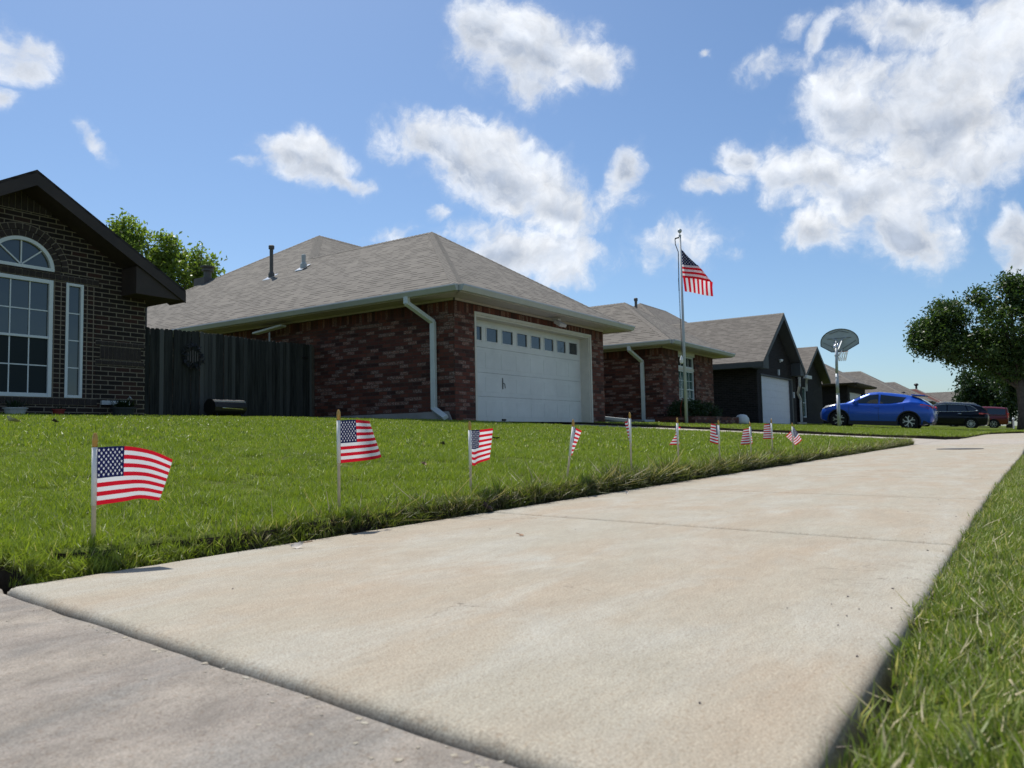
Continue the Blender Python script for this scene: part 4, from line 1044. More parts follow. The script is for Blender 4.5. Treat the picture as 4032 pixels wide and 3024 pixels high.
# smoker grill
G = thing('grill', 'low black barrel grill with a chrome handle standing before the fence', 'grill', (9.78, 13.7, .72))
b = MB(); n = 14
b.prism([(.0-.36, math.cos(a)*.20, .24+math.sin(a)*.17) for a in [2*math.pi*i/n for i in range(n)]], (.74, 0, 0)); b.build('barrel', 'black_paint', G, smooth=False)
b = MB(); b.tube([(-.22, -.235, .22), (.26, -.235, .20)], .011, 8); b.tube([(-.22, -.17, .24), (-.22, -.235, .22)], .008, 6); b.tube([(.26, -.17, .22), (.26, -.235, .20)], .008, 6); b.build('handle', 'chrome', G)
b = MB(); b.bar((-.36, -.16, .355), (.38, -.16, .35), .012, .012); b.build('lid_trim', 'galvanised', G)
for lx in (-.28, .28):
    b = MB(); b.tube([(lx, -.12, .12), (lx*1.1, -.2, 0)], .015, 6); b.tube([(lx, .12, .12), (lx*1.1, .2, 0)], .015, 6); b.build('leg', 'black_paint', G)
# TV antenna behind the fence
A = thing('antenna', 'white flat outdoor antenna on a short mast above the fence', 'antenna', (12.4, 15.6, 2.7))
b = MB(); b.tube([(0, 0, -1.9), (0, 0, .25)], .02, 8); b.build('mast', 'galvanised', A)
b = MB(); b.bar((0, -.52, .37), (0, .56, .27), .20, .055); b.build('panel', 'vinyl_white', A, bevel=.02)

# pots before the left house
def pot(name, loc, r, h, m, label, leaves=0, hl=.2, lm='hedge_and_shaded_leaves'):
    P = thing(name, label, 'plant pot', loc)
    b = MB(); b.lathe([(r*.75, 0), (r*.95, h*.85), (r*1.08, h*.86), (r*1.08, h), (r*.9, h), (r*.85, h*.9)], (0, 0, 0), 18); b.build('pot', m, P, smooth=False)
    if leaves:
        b = MB()
        for i in range(leaves):
            a = random.uniform(0, 6.28); q = r*random.uniform(.1, 1.1); z0 = h*.9; z1 = h+hl*random.uniform(.3, 1)
            p = Vector((math.cos(a)*q*.6, math.sin(a)*q*.6, z0)); e = Vector((math.cos(a)*q*1.3, math.sin(a)*q*1.3, z1)); s = Vector((-math.sin(a), math.cos(a), 0))*.014
            b.poly(p, p.lerp(e, .6)-s, e, p.lerp(e, .6)+s)
        b.build('foliage', lm, P, normals=False)
    return P
pot('flower_pot', (5.38, 12.6, .70), .155, .125, 'white_pot', 'pale wide pot below the arched window at the left edge', 60, .14)
pot('flower_pot', (6.0, 12.6, .70), .09, .115, 'red_pot', 'small red pot standing against the dark brick wall', 20, .06)
pot('flower_pot', (7.06, 12.65, .70), .19, .16, 'dark_pot', 'dark round pot with green leaves near the corner of the dark brick house', 120, .17)
b = MB(); b.box(6.86, 7.34, 12.95, 13.0, .92, .99); b.tube([(7.30, 12.93, 1.02), (7.30, 12.88, 1.06), (7.30, 12.82, 1.02)], .012, 6)
tag(b.build('hose_tap', 'galvanised'), 'small metal tap and hose box on the wall above the leafy pot', 'tap')

# ------------------------------------------------------------------ cloth
def cloth(name, parent, P, nu=30, nv=18, m='flag_cloth', wob=0.0, seed=0):
    """P(u, v) -> point; u along the fly, v from bottom (0) to top (1)"""
    me = bpy.data.meshes.new(name); vs = []; fs = []; uv = []
    for i in range(nu+1):
        for j in range(nv+1):
            u, v = i/nu, j/nv; p = Vector(P(u, v))
            vs.append(tuple(p)); uv.append((u, v))
    for i in range(nu):
        for j in range(nv): a = i*(nv+1)+j; fs.append((a, a+nv+1, a+nv+2, a+1))
    me.from_pydata(vs, [], fs); l = me.uv_layers.new(name='UVMap')
    for p in me.polygons:
        p.use_smooth = True
        for li in p.loop_indices: l.data[li].uv = uv[me.loops[li].vertex_index]
    me.materials.append(MT[m]); o = bpy.data.objects.new(name, me); C.objects.link(o); o.parent = parent; return o
RR = Vector((.56, -.828, 0)).normalized(); DD = Vector((.828, .56, 0)).normalized(); UPV = Vector((0, 0, 1))
def interp(path, u):      # path: [(u, s, z, d)], smooth
    for a, b in zip(path[:-1], path[1:]):
        if u <= b[0] or b is path[-1]:
            t = (u-a[0])/(b[0]-a[0]); i = path.index(a); p = path[i-1] if i else a; n = path[i+2] if i+2 < len(path) else b; h = b[0]-a[0]; r = []
            for k in (1, 2, 3):
                ma = (b[k]-p[k])/(b[0]-p[0])*h; mb_ = (n[k]-a[k])/(n[0]-a[0])*h
                r.append((2*t**3-3*t*t+1)*a[k] + (t**3-2*t*t+t)*ma + (3*t*t-2*t**3)*b[k] + (t**3-t*t)*mb_)
            return r
HO = .12
flags = [ # x, ztop(finial), zhb (bottom of hoist), top path, bottom path, label
 (.845, .27, [(0,0,1,0),(.42,.50,1.01,.06),(.7,.88,.93,.10),(1,1.24,.76,.22)], [(0,0,0,0),(.4,.45,.055,.06),(.7,.75,.10,.08),(1,1.03,.05,.14)], 'little flag flying out flat to the right, nearest the pavement corner', 0),
 (1.525, .33, [(0,0,1,0),(.4,.37,1.01,.0),(.7,.47,1.0,.5),(1,.55,.99,1.0)], [(0,0,0,0),(.55,.58,.05,.02),(.85,.86,.09,.14),(1,.93,.12,.25)], 'little flag with a slanting fly edge before the side wall, second in the row', 0),
 (2.135, .30, [(0,0,1,0),(.4,.24,1.01,.45),(1,.62,1.05,.95)], [(0,0,0,0),(.15,.08,-.03,.12),(.4,.16,.02,.5),(1,.50,.12,1.1)], 'little flag standing narrow and upright just left of the garage door\'s foot', 0),
 (2.78, .31, [(0,0,1,0),(.4,.10,.96,.5),(1,.37,.86,1.2)], [(0,0,0,0),(.3,.03,.0,.35),(.6,.10,.0,.8),(1,.13,.02,1.3)], 'little flag tapering downwards on a leaning stick before the garage door', .045),
 (3.42, .35, [(0,0,1,0),(.3,-.10,1.06,.35),(.6,-.04,.92,.8),(1,-.10,.90,1.3)], [(0,0,0,0),(.3,.05,.02,.3),(1,.09,.02,1.3)], 'little flag turned edge-on behind its tall stick at the right of the garage door', 0),
 (4.02, .33, [(0,0,1,0),(.35,-.06,.88,.4),(.6,.04,.85,.75),(1,.30,.82,1.1)], [(0,0,0,0),(.3,.08,0,.3),(1,-.26,.0,1.1)], 'little flag split to both sides of its stick, below the tall flagpole', 0),
 (4.69, .32, [(0,0,1,0),(1,-.13,1.10,1.4)], [(0,0,0,0),(.5,-.05,.02,.7),(1,-.24,.12,1.4)], 'little striped flag hanging just left of its stick, seventh along the row', 0),
 (5.33, .31, [(0,0,1,0),(.3,.12,.95,.35),(1,-.13,.87,1.1)], [(0,0,0,0),(.3,.15,.02,.3),(.65,-.05,-.03,.7),(1,-.38,-.04,1.0)], 'little flag spreading left behind its stick, shortest of the far ones', 0),
 (5.86, .335, [(0,0,1,0),(.3,-.02,.98,.35),(1,-.18,.94,1.2)], [(0,0,0,0),(.3,.14,.02,.3),(1,-.32,.02,1.0)], 'little flag with wide even stripes behind its stick, last but one in the row', 0),
 (6.46, .31, [(0,.05,1.0,0),(.3,-.04,.72,.25),(1,-.38,.36,.5)], [(0,.62,.08,.1),(.5,.42,-.15,.3),(1,.28,-.28,.5)], 'little flag slid down and tilted like a diamond at the far end of the row', 0)]
flag_objs = []
for i, (fx, zt_, tp, bp, lab, lean) in enumerate(flags):
    fy = 1.62; zb_ = hy(fy)+.0
    FO = thing('stick_flag', 'small stars and stripes: ' + lab if False else lab, 'flag', (fx, fy, zb_), 0, 'little flags along the pavement edge')
    st = MB(); hb = zt_ - .030 - HO - zb_      # bottom of hoist, local
    ln = Vector(RR)*lean if lean else Vector((0, 0, 0))
    def P0(z): return Vector((0, 0, z)) + ln*(z/(zt_-zb_))
    st.tube([P0(-.05), P0(hb+HO+.004)], .0044, 10); st.build('stick', 'stick_wood', FO, smooth=True)
    fi = MB(); q = P0(hb+HO); fi.lathe([(.0045, 0), (.0056, .004), (.0050, .008), (.0058, .012), (.0052, .023), (.0035, .028), (.0028, .030)], (q.x, q.y, q.z), 12); fi.build('finial', 'gold', FO, smooth=True)
    sl = MB(); sl.tube([P0(hb), P0(hb+HO)], .0056, 10); sl.build('sleeve', 'sleeve_white', FO, smooth=True)
    def PF(u, v, tp=tp, bp=bp, hb=hb, lean=lean, i=i):
        T, B = interp(tp, u), interp(bp, u); s, z, d = [B[k]+(T[k]-B[k])*v for k in range(3)]
        w_ = .035*math.sin(u*7+v*2.3+i*1.7)*min(1, u*3)
        return RR*(s*HO*(1.0) + .004) + DD*((d*.8+w_)*HO) + UPV*(hb+z*HO) + P0(hb+z*HO)*Vector((1, 1, 0)).length*0 + Vector((P0(hb+z*HO).x, P0(hb+z*HO).y, 0))
    cloth('cloth', FO, PF)

# ------------------------------------------------------------------ the tall flagpole
FP = thing('flagpole', 'tall silver flagpole with a ball on top in front of the second wing', 'flagpole', (23.1, 9.0, .55))
b = MB(); b.tube([(0, 0, 0), (0, 0, 5.95)], [.052, .034], 14); b.build('pole', 'aluminium', FP, smooth=True)
b = MB(); b.lathe([(.038, 0), (.045, .02), (.045, .05), (.015, .06), (.012, .10), (.05, .13), (.072, .18), (.05, .235), (.01, .25)], (0, 0, 5.95), 14); b.build('ball', 'galvanised', FP, smooth=True)
b = MB(); b.bar((0, 0, 5.93), tuple(-RR*.16+Vector((0, 0, 5.88))), .03, .04); b.tube([tuple(-RR*.16+Vector((0, 0, 5.88))), tuple(-RR*.155+Vector((0, 0, 5.7))), tuple(-RR*.07+Vector((0, 0, 5.45))), tuple(-RR*.09+Vector((0, 0, 4.2)))], .014, 6); b.build('truck', 'vent_brown', FP)
b = MB(); b.tube([tuple(-RR*.10+Vector((0, 0, 4.6))), tuple(-RR*.075+Vector((0, 0, 2.2))), tuple(-RR*.06+Vector((0, 0, 1.9)))], .006, 5); b.tube([tuple(-RR*.08+Vector((0, 0, 4.6))), tuple(-RR*.06+Vector((0, 0, 2.2)))], .006, 5); b.build('halyard', 'rope', FP)
b = MB(); b.lathe([(.01, -.13), (.05, -.10), (.06, 0), (.03, .10), (.01, .14)], tuple(-RR*.085+Vector((0, 0, 2.0))), 10); b.build('cleat_cover', 'sleeve_white', FP)
big = thing('pole_flag', 'large stars and stripes folded over on itself, flying from the silver flagpole', 'flag', (23.1, 9.0, .55+4.66))
Hb, Lb = .92, 1.34
fa = R_(45.5); sl_ = R_(7)
def PB(u, v):
    # flat layout with origin at the top of the hoist, x right, y down, sloping
    s = u*Lb; y = (1-v)*Hb + s*math.tan(sl_)
    fx_, fy_ = math.cos(fa), math.sin(fa); along = s*fx_+y*fy_; perp = s*fy_-y*fx_    # perp > 0 = beyond the fold
    d = 0.
    if perp > 0:
        d = .06*math.sin(min(perp*6, math.pi/2)) + .05; perp2 = -perp
        s, y = along*fx_+perp2*fy_, along*fy_-perp2*fx_
    if perp > 0: y += .13*s
    d += .05*math.sin(s*6+y*2) + .22*s
    s = s*1.05 - .04*(y/Hb)
    return RR*(s+.03) + DD*d + UPV*(Hb-.02-y)
cloth('cloth', big, PB, 60, 44)

# ------------------------------------------------------------------ basketball hoop
BH = thing('basketball_hoop', 'basketball hoop with a grey fan-shaped backboard on a metal pole beside the blue car', 'basketball hoop', (31.5, 6.15, .30))
b = MB(); b.tube([(0, 0, 0), (0, 0, 1.3)], .062, 12); b.tube([(0, 0, 1.3), (0, 0, 2.1)], .058, 12); b.tube([(0, 0, 2.1), (0, -.03, 3.15)], .052, 12); b.build('pole', 'galvanised', BH, smooth=True)
b = MB()
for z, r in ((1.28, .066), (1.92, .064), (2.78, .075), (3.1, .07)): b.lathe([(r, 0), (r, .05)], (0, -.02 if z > 2 else 0, z), 12)
b.build('collar', 'galvanised', BH)
Wd = .70; pts = [(-Wd, 3.28), (-.30, 3.02), (.22, 3.02), (Wd, 3.28), (Wd, 3.42)] + [(Wd*math.cos(t), 3.42+.50*math.sin(t)) for t in [math.pi*i/20 for i in range(1, 20)]] + [(-Wd, 3.42)]
bb = MB(); bb.prism([(.80, -y, z) for y, z in pts], (.035, 0, 0)); BB = bb.build('backboard', 'backboard_grey', BH)
rb = MB()
for k in range(len(pts)):
    a, c_ = pts[k], pts[(k+1) % len(pts)]; rb.bar((.785, -a[0], a[1]), (.785, -c_[0], c_[1]), .025, .025)
for a, c_ in (((-.45, 3.55), (.45, 3.55)), ((-.6, 3.42), (-.1, 3.12)), ((.6, 3.42), (.1, 3.12)), ((-.35, 3.75), (0, 3.85)), ((.35, 3.75), (0, 3.85))): rb.bar((.79, -a[0], a[1]), (.79, -c_[0], c_[1]), .012, .014)
rb.build('board_rib', 'charcoal_trim', BB)
for sgn in (-1, 1):
    b = MB(); b.bar((.05, sgn*.06-.02, 3.0), (.78, sgn*.12, 3.50), .035, .05); b.bar((.78, sgn*.12, 3.50), (.78, sgn*.26, 3.55), .03, .03); b.bar((.02, sgn*.06-.02, 2.8), (.78, sgn*.12, 3.10), .03, .04); b.build('strut', 'galvanised', BH)
    b = MB(); b.tube([(.0, sgn*.055, 3.06), (.28, sgn*.07, 3.36)], .030, 10); b.build('spring', 'chrome', BH, smooth=True)
b = MB(); c0 = Vector((1.08, -.02, 3.05)); b.tube([tuple(c0+Vector((math.cos(t)*.23, math.sin(t)*.23, 0))) for t in [2*math.pi*i/24 for i in range(25)]], .01, 6); b.bar((.83, -.02, 3.05), (.86, -.02, 3.05), .1, .02); b.build('rim', 'orange_rim', BH)
b = MB()
for i in range(12):
    t = 2*math.pi*i/12
    for dt in (.26, -.26): b.tube([tuple(c0+Vector((math.cos(t)*.225, math.sin(t)*.225, 0))), tuple(c0+Vector((math.cos(t+dt)*.17, math.sin(t+dt)*.17, -.18))), tuple(c0+Vector((math.cos(t+2*dt)*.13, math.sin(t+2*dt)*.13, -.38)))], .008, 4, cap=False)
b.build('net', 'net_white', BH)

# ------------------------------------------------------------------ cars
def lerp_tab(tab, x):
    if x <= tab[0][0]: return list(tab[0][1:])
    for a, b in zip(tab[:-1], tab[1:]):
        if x <= b[0]:
            t = (x-a[0])/(b[0]-a[0]); return [a[k]+(b[k]-a[k])*t for k in range(1, len(a))]
    return list(tab[-1][1:])
def wheel(parent, x, y, r, w, m_rim, spokes, side, double=True):
    W_ = bpy.data.objects.new('wheel', None); C.objects.link(W_); W_.parent = parent; W_.location = (x, y, r)
    prof = [(r*.66, -w/2), (r*.93, -w/2), (r, -w/2+.03), (r, w/2-.03), (r*.93, w/2), (r*.66, w/2)]
    def rot(mb): mb.v = [(p[0], p[2]*side, p[1]) for p in mb.v]; return mb
    t = MB(); base = 0; n = 32
    for q, z in prof: t.v += [(q*math.cos(2*math.pi*k/n), q*math.sin(2*math.pi*k/n), z) for k in range(n)]
    for i in range(len(prof)):
        j = (i+1) % len(prof)
        for k in range(n): t.f.append((i*n+k, i*n+(k+1) % n, j*n+(k+1) % n, j*n+k))
    rot(t).build('tyre', 'rubber', W_, smooth=False)
    h = MB(); h.lathe([(r*.66, -w*.4), (r*.67, w*.42), (r*.62, w*.44), (r*.60, w*.1), (r*.05, w*.1)], n=28); rot(h).build('rim_well', 'rim_dark', W_)
    s = MB()
    for k in range(spokes):
        a = 2*math.pi*k/spokes
        c, d = Vector((math.cos(a), math.sin(a), 0)), Vector((-math.sin(a), math.cos(a), 0)); z = Vector((0, 0, w*.40))
        if double:
            s.bar(c*r*.08+z, c*r*.36+z, r*.11, .03, up=(0, 0, 1)); s.bar(c*r*.34+z, c*r*.62+d*r*.20+z, r*.085, .03, up=(0, 0, 1)); s.bar(c*r*.34+z, c*r*.62-d*r*.16+z, r*.075, .03, up=(0, 0, 1)); s.bar(c*r*.62+d*r*.20+z, c*r*.60+d*r*.36+z, r*.06, .03)
        else: s.bar(c*r*.10+z, c*r*.64+z, r*.075, .03, up=(0, 0, 1)); 
    s.lathe([(r*.13, w*.34), (r*.13, w*.46), (r*.04, w*.47)], n=14)
    if not double: 
        for k in range(28):
            a0, a1 = 2*math.pi*k/28, 2*math.pi*(k+1)/28; s.bar((math.cos(a0)*r*.63, math.sin(a0)*r*.63, w*.42), (math.cos(a1)*r*.63, math.sin(a1)*r*.63, w*.42), r*.05, .02)
    rot(s).build('rim', m_rim, W_)
    return W_
def make_car(name, label, paint, L, Wd, tab, wheels, wr, glass_side, wind, rear, spokes=5, dbl=True, rim='rim_silver', clad=True, tumble=.80, ww=.22):
    """tab rows: x, z_bottom, z_belt, z_roof, half width at belt, half width at the roof; x from rear (0) to nose (L)"""
    T = thing(name, label, 'car')
    def sect(x):
        zb, zl, zr, hw, hr = lerp_tab(tab, x)
        zm = zb+(zl-zb)*.55
        return [(0, zb), (hw*.80, zb), (hw*.94, zb+.05), (hw*.985, zb+.16), (hw, zm), (hw*.985, zl-.10), (hw*.94, zl-.015), (hw*.90, zl), (hr+(hw*.90-hr)*.5, zl+(zr-zl)*.52), (hr+.015, zr-max(.012, (zr-zl)*.13)), (hr*.86, zr-.006*(zr-zl > .1)), (hr*.45, zr+.012), (0, zr+.015)]
    xs_ = sorted(set([r[0] for r in tab] + [L*i/44 for i in range(45)]))
    m = MB(); ns = len(sect(0)); full = 2*ns-2
    for x in xs_:
        s = sect(x); ring = [(x, y, z) for y, z in s] + [(x, -y, z) for y, z in s[-2:0:-1]]
        m.v += ring
    for i in range(len(xs_)-1):
        for k in range(full): a = i*full+k; b_ = i*full+(k+1) % full; m.f.append((a, b_, b_+full, a+full))
    m.f.append(tuple(range(full))[::-1]); m.f.append(tuple(range(len(m.v)-full, len(m.v))))
    body = m.build('body', paint, T, smooth=True)
    # cut the wheel arches
    cut = []
    for wx_ in wheels:
        c_ = MB(); n = 28; R = wr*1.16
        c_.prism([(wx_+math.cos(2*math.pi*k/n)*R, -Wd, wr*.98+math.sin(2*math.pi*k/n)*R) for k in range(n)], (0, 2*Wd, 0))
        co = c_.build('cutter', 'black_plastic'); cut.append(co)
        md = body.modifiers.new('arch', 'BOOLEAN'); md.object = co; md.operation = 'DIFFERENCE'; md.solver = 'EXACT'
    bpy.context.view_layer.update()
    dg = bpy.context.evaluated_depsgraph_get(); me2 = bpy.data.meshes.new_from_object(body.evaluated_get(dg)); body.modifiers.clear(); body.data = me2
    for p in me2.polygons: p.use_smooth = True
    try: me2.set_sharp_from_angle(angle=R_(38))
    except Exception: pass
    for co in cut: bpy.data.objects.remove(co)
    # inner tub (dark) so arches read black
    t = MB()
    for wx_ in wheels: t.box(wx_-wr*1.25, wx_+wr*1.25, -Wd/2+.24, Wd/2-.24, .2, wr*2.15)
    t.build('wheel_well', 'black_plastic', T)
    if clad:
        for wx_ in wheels:
            t = MB(); n = 20
            for sgn in (-1, 1):
                for k in range(n):
                    a0, a1 = R_(-12+204*k/n), R_(-12+204*(k+1)/n)
                    hw = sect(wx_)[4][0]
                    t.prism([(wx_+math.cos(a)*r_, sgn*(hw-.05), wr*.98+math.sin(a)*r_) for a, r_ in ((a0, wr*1.15), (a1, wr*1.15), (a1, wr*1.27), (a0, wr*1.27))], (0, sgn*.062, 0))
            t.build('arch_cladding', 'black_plastic', T)
        t = MB()
        for sgn in (-1, 1):
            hw = sect(L/2)[4][0]; t.prism([(wheels[0]+wr*1.1, sgn*(hw-.06), sect(L/2)[0][1]-.03), (wheels[1]-wr*1.1, sgn*(hw-.06), sect(L/2)[0][1]-.03), (wheels[1]-wr*1.2, sgn*(hw-.06), sect(L/2)[0][1]+.13), (wheels[0]+wr*1.2, sgn*(hw-.06), sect(L/2)[0][1]+.16)], (0, sgn*.062, 0))
        t.build('sill', 'black_plastic', T)
    def surf(x, t_):     # greenhouse side surface, t 0 = belt, 1 = roof edge
        s = sect(x); a, b_, c2 = s[7], s[8], s[9]
        if t_ < .52: q = t_/.52; return (a[0]+(b_[0]-a[0])*q, a[1]+(b_[1]-a[1])*q)
        q = (t_-.52)/.48; return (b_[0]+(c2[0]-b_[0])*q, b_[1]+(c2[1]-b_[1])*q)
    for poly_pts in glass_side:      # list of (x, t) outlines: bottom edge xa0..xb0 and top edge xa1..xb1
        (xa0, xb0, ta0, tb0), (xa1, xb1, ta1, tb1) = poly_pts
        for sgn in (1, -1):
            g_ = MB(); nu, nv_ = 10, 5
            for i in range(nu+1):
                for j in range(nv_+1):
                    u, v = i/nu, j/nv_; x0_, x1_ = xa0+(xb0-xa0)*u, xa1+(xb1-xa1)*u; x = x0_+(x1_-x0_)*v
                    t0_, t1_ = ta0+(tb0-ta0)*u, ta1+(tb1-ta1)*u; y, z = surf(x, t0_+(t1_-t0_)*v)
                    g_.v.append((x, sgn*(y+.007), z))
            for i in range(nu):
                for j in range(nv_): a = i*(nv_+1)+j; g_.f.append((a, a+nv_+1, a+nv_+2, a+1))
            g_.build('side_window', 'car_glass', T, smooth=True, normals=False)
    for nm, (xa, xb) in (('windscreen', wind), ('rear_window', rear)):
        g_ = MB(); nu = 8
        for i in range(nu+1):
            x = xa+(xb-xa)*i/nu; s = sect(x); y9, z9 = s[10]; 
            for k, (fy_, dz) in enumerate(((-.97, 0), (-.5, .014), (0, .018), (.5, .014), (.97, 0))): g_.v.append((x+(.006 if nm == 'windscreen' else -.006), y9*fy_, z9+dz+.010))
        for i in range(nu):
            for k in range(4): a = i*5+k; g_.f.append((a, a+5, a+6, a+1))
        g_.build(nm, 'car_glass', T, smooth=True, normals=False)
    for wx_ in wheels:
        for sgn in (1, -1): wheel(T, wx_, sgn*(Wd/2-.125), wr, ww, rim, spokes, sgn, dbl)
    T['_sect'] = 0
    del T['_sect']
    return T, sect
def mirror_pair(T, name, m, f):
    for sgn in (1, -1):
        b = f(sgn); b.build(name, m, T, bevel=.012)
# blue crossover
tab = [(0, .44, .74, .76, .70, .60), (.05, .36, .90, .92, .80, .66), (.12, .30, 1.00, 1.03, .86, .66), (.30, .26, 1.08, 1.17, .895, .62), (.55, .22, 1.14, 1.31, .905, .58), (.85, .20, 1.16, 1.41, .91, .57), (1.2, .19, 1.10, 1.47, .90, .58), (1.6, .19, 1.04, 1.515, .895, .60), (2.1, .19, 1.03, 1.55, .89, .60), (2.4, .19, 1.025, 1.52, .89, .60), (2.75, .19, 1.025, 1.37, .89, .62), (3.1, .19, 1.03, 1.18, .89, .66), (3.34, .20, 1.025, 1.06, .89, .70), (3.75, .22, .97, 1.01, .88, .68), (4.08, .25, .87, .915, .84, .62), (4.26, .30, .77, .80, .76, .55), (4.36, .38, .64, .66, .62, .45)]
blue, sect = make_car('parked_car', 'bright blue compact crossover parked nose towards the gabled black house', 'blue_paint', 4.36, 1.79, tab, (.88, 3.56), .355,
    [((2.05, 3.22, .05, .12), (2.05, 2.55, .90, .86)), ((1.14, 1.97, .10, .05), (1.0, 1.97, .72, .90))], (2.48, 3.30), (.14, .62))
b = MB(); b.prism([(.34, -.60, 1.40), (.85, -.60, 1.425), (.85, .60, 1.425), (.34, .60, 1.40)], (0, 0, .05)); b.build('spoiler', 'blue_paint', blue, bevel=.015)
mirror_pair(blue, 'taillight', 'red_lens', lambda s: MB().prism([(.03, s*.62, 1.00), (.12, s*.80, 1.02), (.48, s*.862, 1.075), (.50, s*.872, .99), (.20, s*.872, .90), (.04, s*.70, .90)], (-.02, s*.02, 0)))
mirror_pair(blue, 'headlight', 'clear_lens', lambda s: MB().prism([(4.26, s*.64, .755), (4.08, s*.82, .86), (3.70, s*.855, .965), (3.72, s*.80, 1.0), (4.10, s*.70, .92), (4.28, s*.54, .80)], (.015, s*.02, -.015)))
mirror_pair(blue, 'mirror', 'blue_paint', lambda s: MB().prism([(2.78, s*.88, .98), (2.96, s*.88, .99), (2.98, s*1.05, 1.01), (2.84, s*1.06, 1.0)], (0, 0, .14)))
mirror_pair(blue, 'door_handle', 'blue_paint', lambda s: MB().bar((1.98, s*.90, .90), (2.18, s*.90, .90), .03, .03))
mirror_pair(blue, 'rear_bumper', 'black_plastic', lambda s: MB().prism([(-.02, 0, .34), (-.02, 0, .52), (.10, s*.80, .50), (.35, s*.875, .44), (.40, s*.875, .26), (.10, s*.80, .26)], (-.012, s*.01, 0)))
b = MB(); b.prism([(1.12, -.01, 1.53), (1.32, -.01, 1.535), (1.16, -.01, 1.60)], (0, .02, 0)); b.build('roof_fin', 'black_plastic', blue)
b = MB()
for sgn in (-1, 1):
    for xs0 in (2.02, 3.16, 1.08):
        P_ = []
        for k_ in range(9):
            z_ = .30+k_*.085; s = sect(xs0)
            for q0, q1 in zip(s[3:8], s[4:9]):
                if q0[1] <= z_ <= q1[1]: P_.append((xs0+(.08*(z_-.6)**2 if xs0 > 3 else -.10*max(0, .7-z_)), sgn*(q0[0]+(q1[0]-q0[0])*(z_-q0[1])/max(1e-6, q1[1]-q0[1])+.002), z_)); break
        if len(P_) > 2: b.tube(P_, .006, 4)
b.build('door_seam', 'black_plastic', blue)
b = MB().box(-.012, .02, -.26, .26, .70, .82); b.build('number_plate', 'white_paint', blue)
# black crossover/wagon
tab2 = [(0, .40, .86, .88, .74, .62), (.05, .32, 1.00, 1.04, .84, .68), (.16, .28, 1.12, 1.24, .88, .68), (.45, .24, 1.13, 1.50, .90, .66), (.85, .22, 1.12, 1.60, .91, .66), (1.6, .21, 1.10, 1.655, .91, .66), (2.4, .21, 1.07, 1.66, .91, .66), (2.95, .21, 1.05, 1.58, .91, .66), (3.3, .21, 1.04, 1.40, .91, .68), (3.65, .22, 1.03, 1.16, .90, .72), (3.85, .23, 1.01, 1.05, .895, .74), (4.3, .27, .93, .97, .87, .70), (4.58, .32, .80, .83, .78, .60), (4.68, .42, .66, .68, .66, .5)]
blk, sect = make_car('parked_car', 'black crossover with chrome window line and chrome door handles, parked behind the blue car', 'navy_paint', 4.68, 1.83, tab2, (.92, 3.68), .345,
    [((2.30, 3.60, .05, .10), (2.30, 2.95, .88, .86)), ((1.15, 2.22, .06, .06), (1.32, 2.22, .88, .88)), ((.55, 1.08, .30, .06), (.95, 1.22, .78, .88))], (3.02, 3.80), (.14, .46), spokes=10, dbl=False, clad=False)
def chrome_line(T, sect, pts_, m='chrome', r=.014):
    for sgn in (1, -1):
        b = MB(); P_ = []
        for x, t_ in pts_:
            s = sect(x); a, c2 = s[7], s[9]; y = a[0]+(c2[0]-a[0])*t_; z = a[1]+(c2[1]-a[1])*t_; P_.append((x, sgn*(y+.018), z))
        b.tube(P_, r, 6); b.build('window_trim', m, T, smooth=True)
chrome_line(blk, sect, [(3.62, .02), (2.3, .02), (1.1, .02), (.55, .18), (.75, .62), (1.0, .90), (1.6, .96), (2.3, .96), (2.95, .94), (3.3, .8), (3.66, .08)])
for a_ in (1.45, 2.72): mirror_pair(blk, 'door_handle', 'chrome', lambda s: MB().bar((a_, s*.925, .97), (a_+.2, s*.925, .975), .03, .035))
mirror_pair(blk, 'mirror', 'galvanised', lambda s: MB().prism([(3.18, s*.90, 1.06), (3.34, s*.90, 1.07), (3.36, s*1.06, 1.09), (3.22, s*1.07, 1.08)], (0, 0, .15)))
mirror_pair(blk, 'taillight', 'red_lens', lambda s: MB().prism([(.03, s*.66, 1.00), (.14, s*.86, 1.03), (.50, s*.915, 1.05), (.50, s*.918, .97), (.10, s*.86, .92), (.03, s*.7, .92)], (-.02, s*.015, 0)))
mirror_pair(blk, 'roof_rail', 'galvanised', lambda s: MB().tube([(.7, s*.60, 1.60), (.8, s*.60, 1.66), (2.6, s*.60, 1.71), (2.9, s*.60, 1.63)], .018, 6))
# red boxy utility truck
tab3 = [(0, .50, 1.10, 1.12, .90, .78), (.05, .42, 1.16, 1.66, .95, .76), (.12, .38, 1.17, 1.80, .97, .76), (1.0, .36, 1.17, 1.86, .98, .76), (2.6, .36, 1.16, 1.87, .98, .76), (3.3, .36, 1.15, 1.83, .98, .76), (3.6, .36, 1.14, 1.68, .98, .78), (4.0, .37, 1.13, 1.26, .97, .82), (4.15, .38, 1.12, 1.17, .97, .84), (5.0, .42, 1.06, 1.10, .95, .82), (5.12, .50, .92, .95, .88, .74)]
redt, sect = make_car('parked_truck', 'dark red boxy utility truck parked furthest away, beyond the black car', 'red_paint', 5.12, 1.96, tab3, (1.05, 4.05), .385,
    [((2.75, 3.95, .05, .08), (2.75, 3.42, .86, .84)), ((1.72, 2.62, .05, .05), (1.72, 2.62, .86, .86)), ((.22, 1.52, .05, .05), (.22, 1.52, .86, .86))], (3.42, 4.05), (.03, .10), spokes=6, dbl=False, clad=False, ww=.25)
mirror_pair(redt, 'taillight', 'red_lens', lambda s: MB().box(-.01, .10, min(s*.86, s*.965), max(s*.86, s*.965), .95, 1.35))
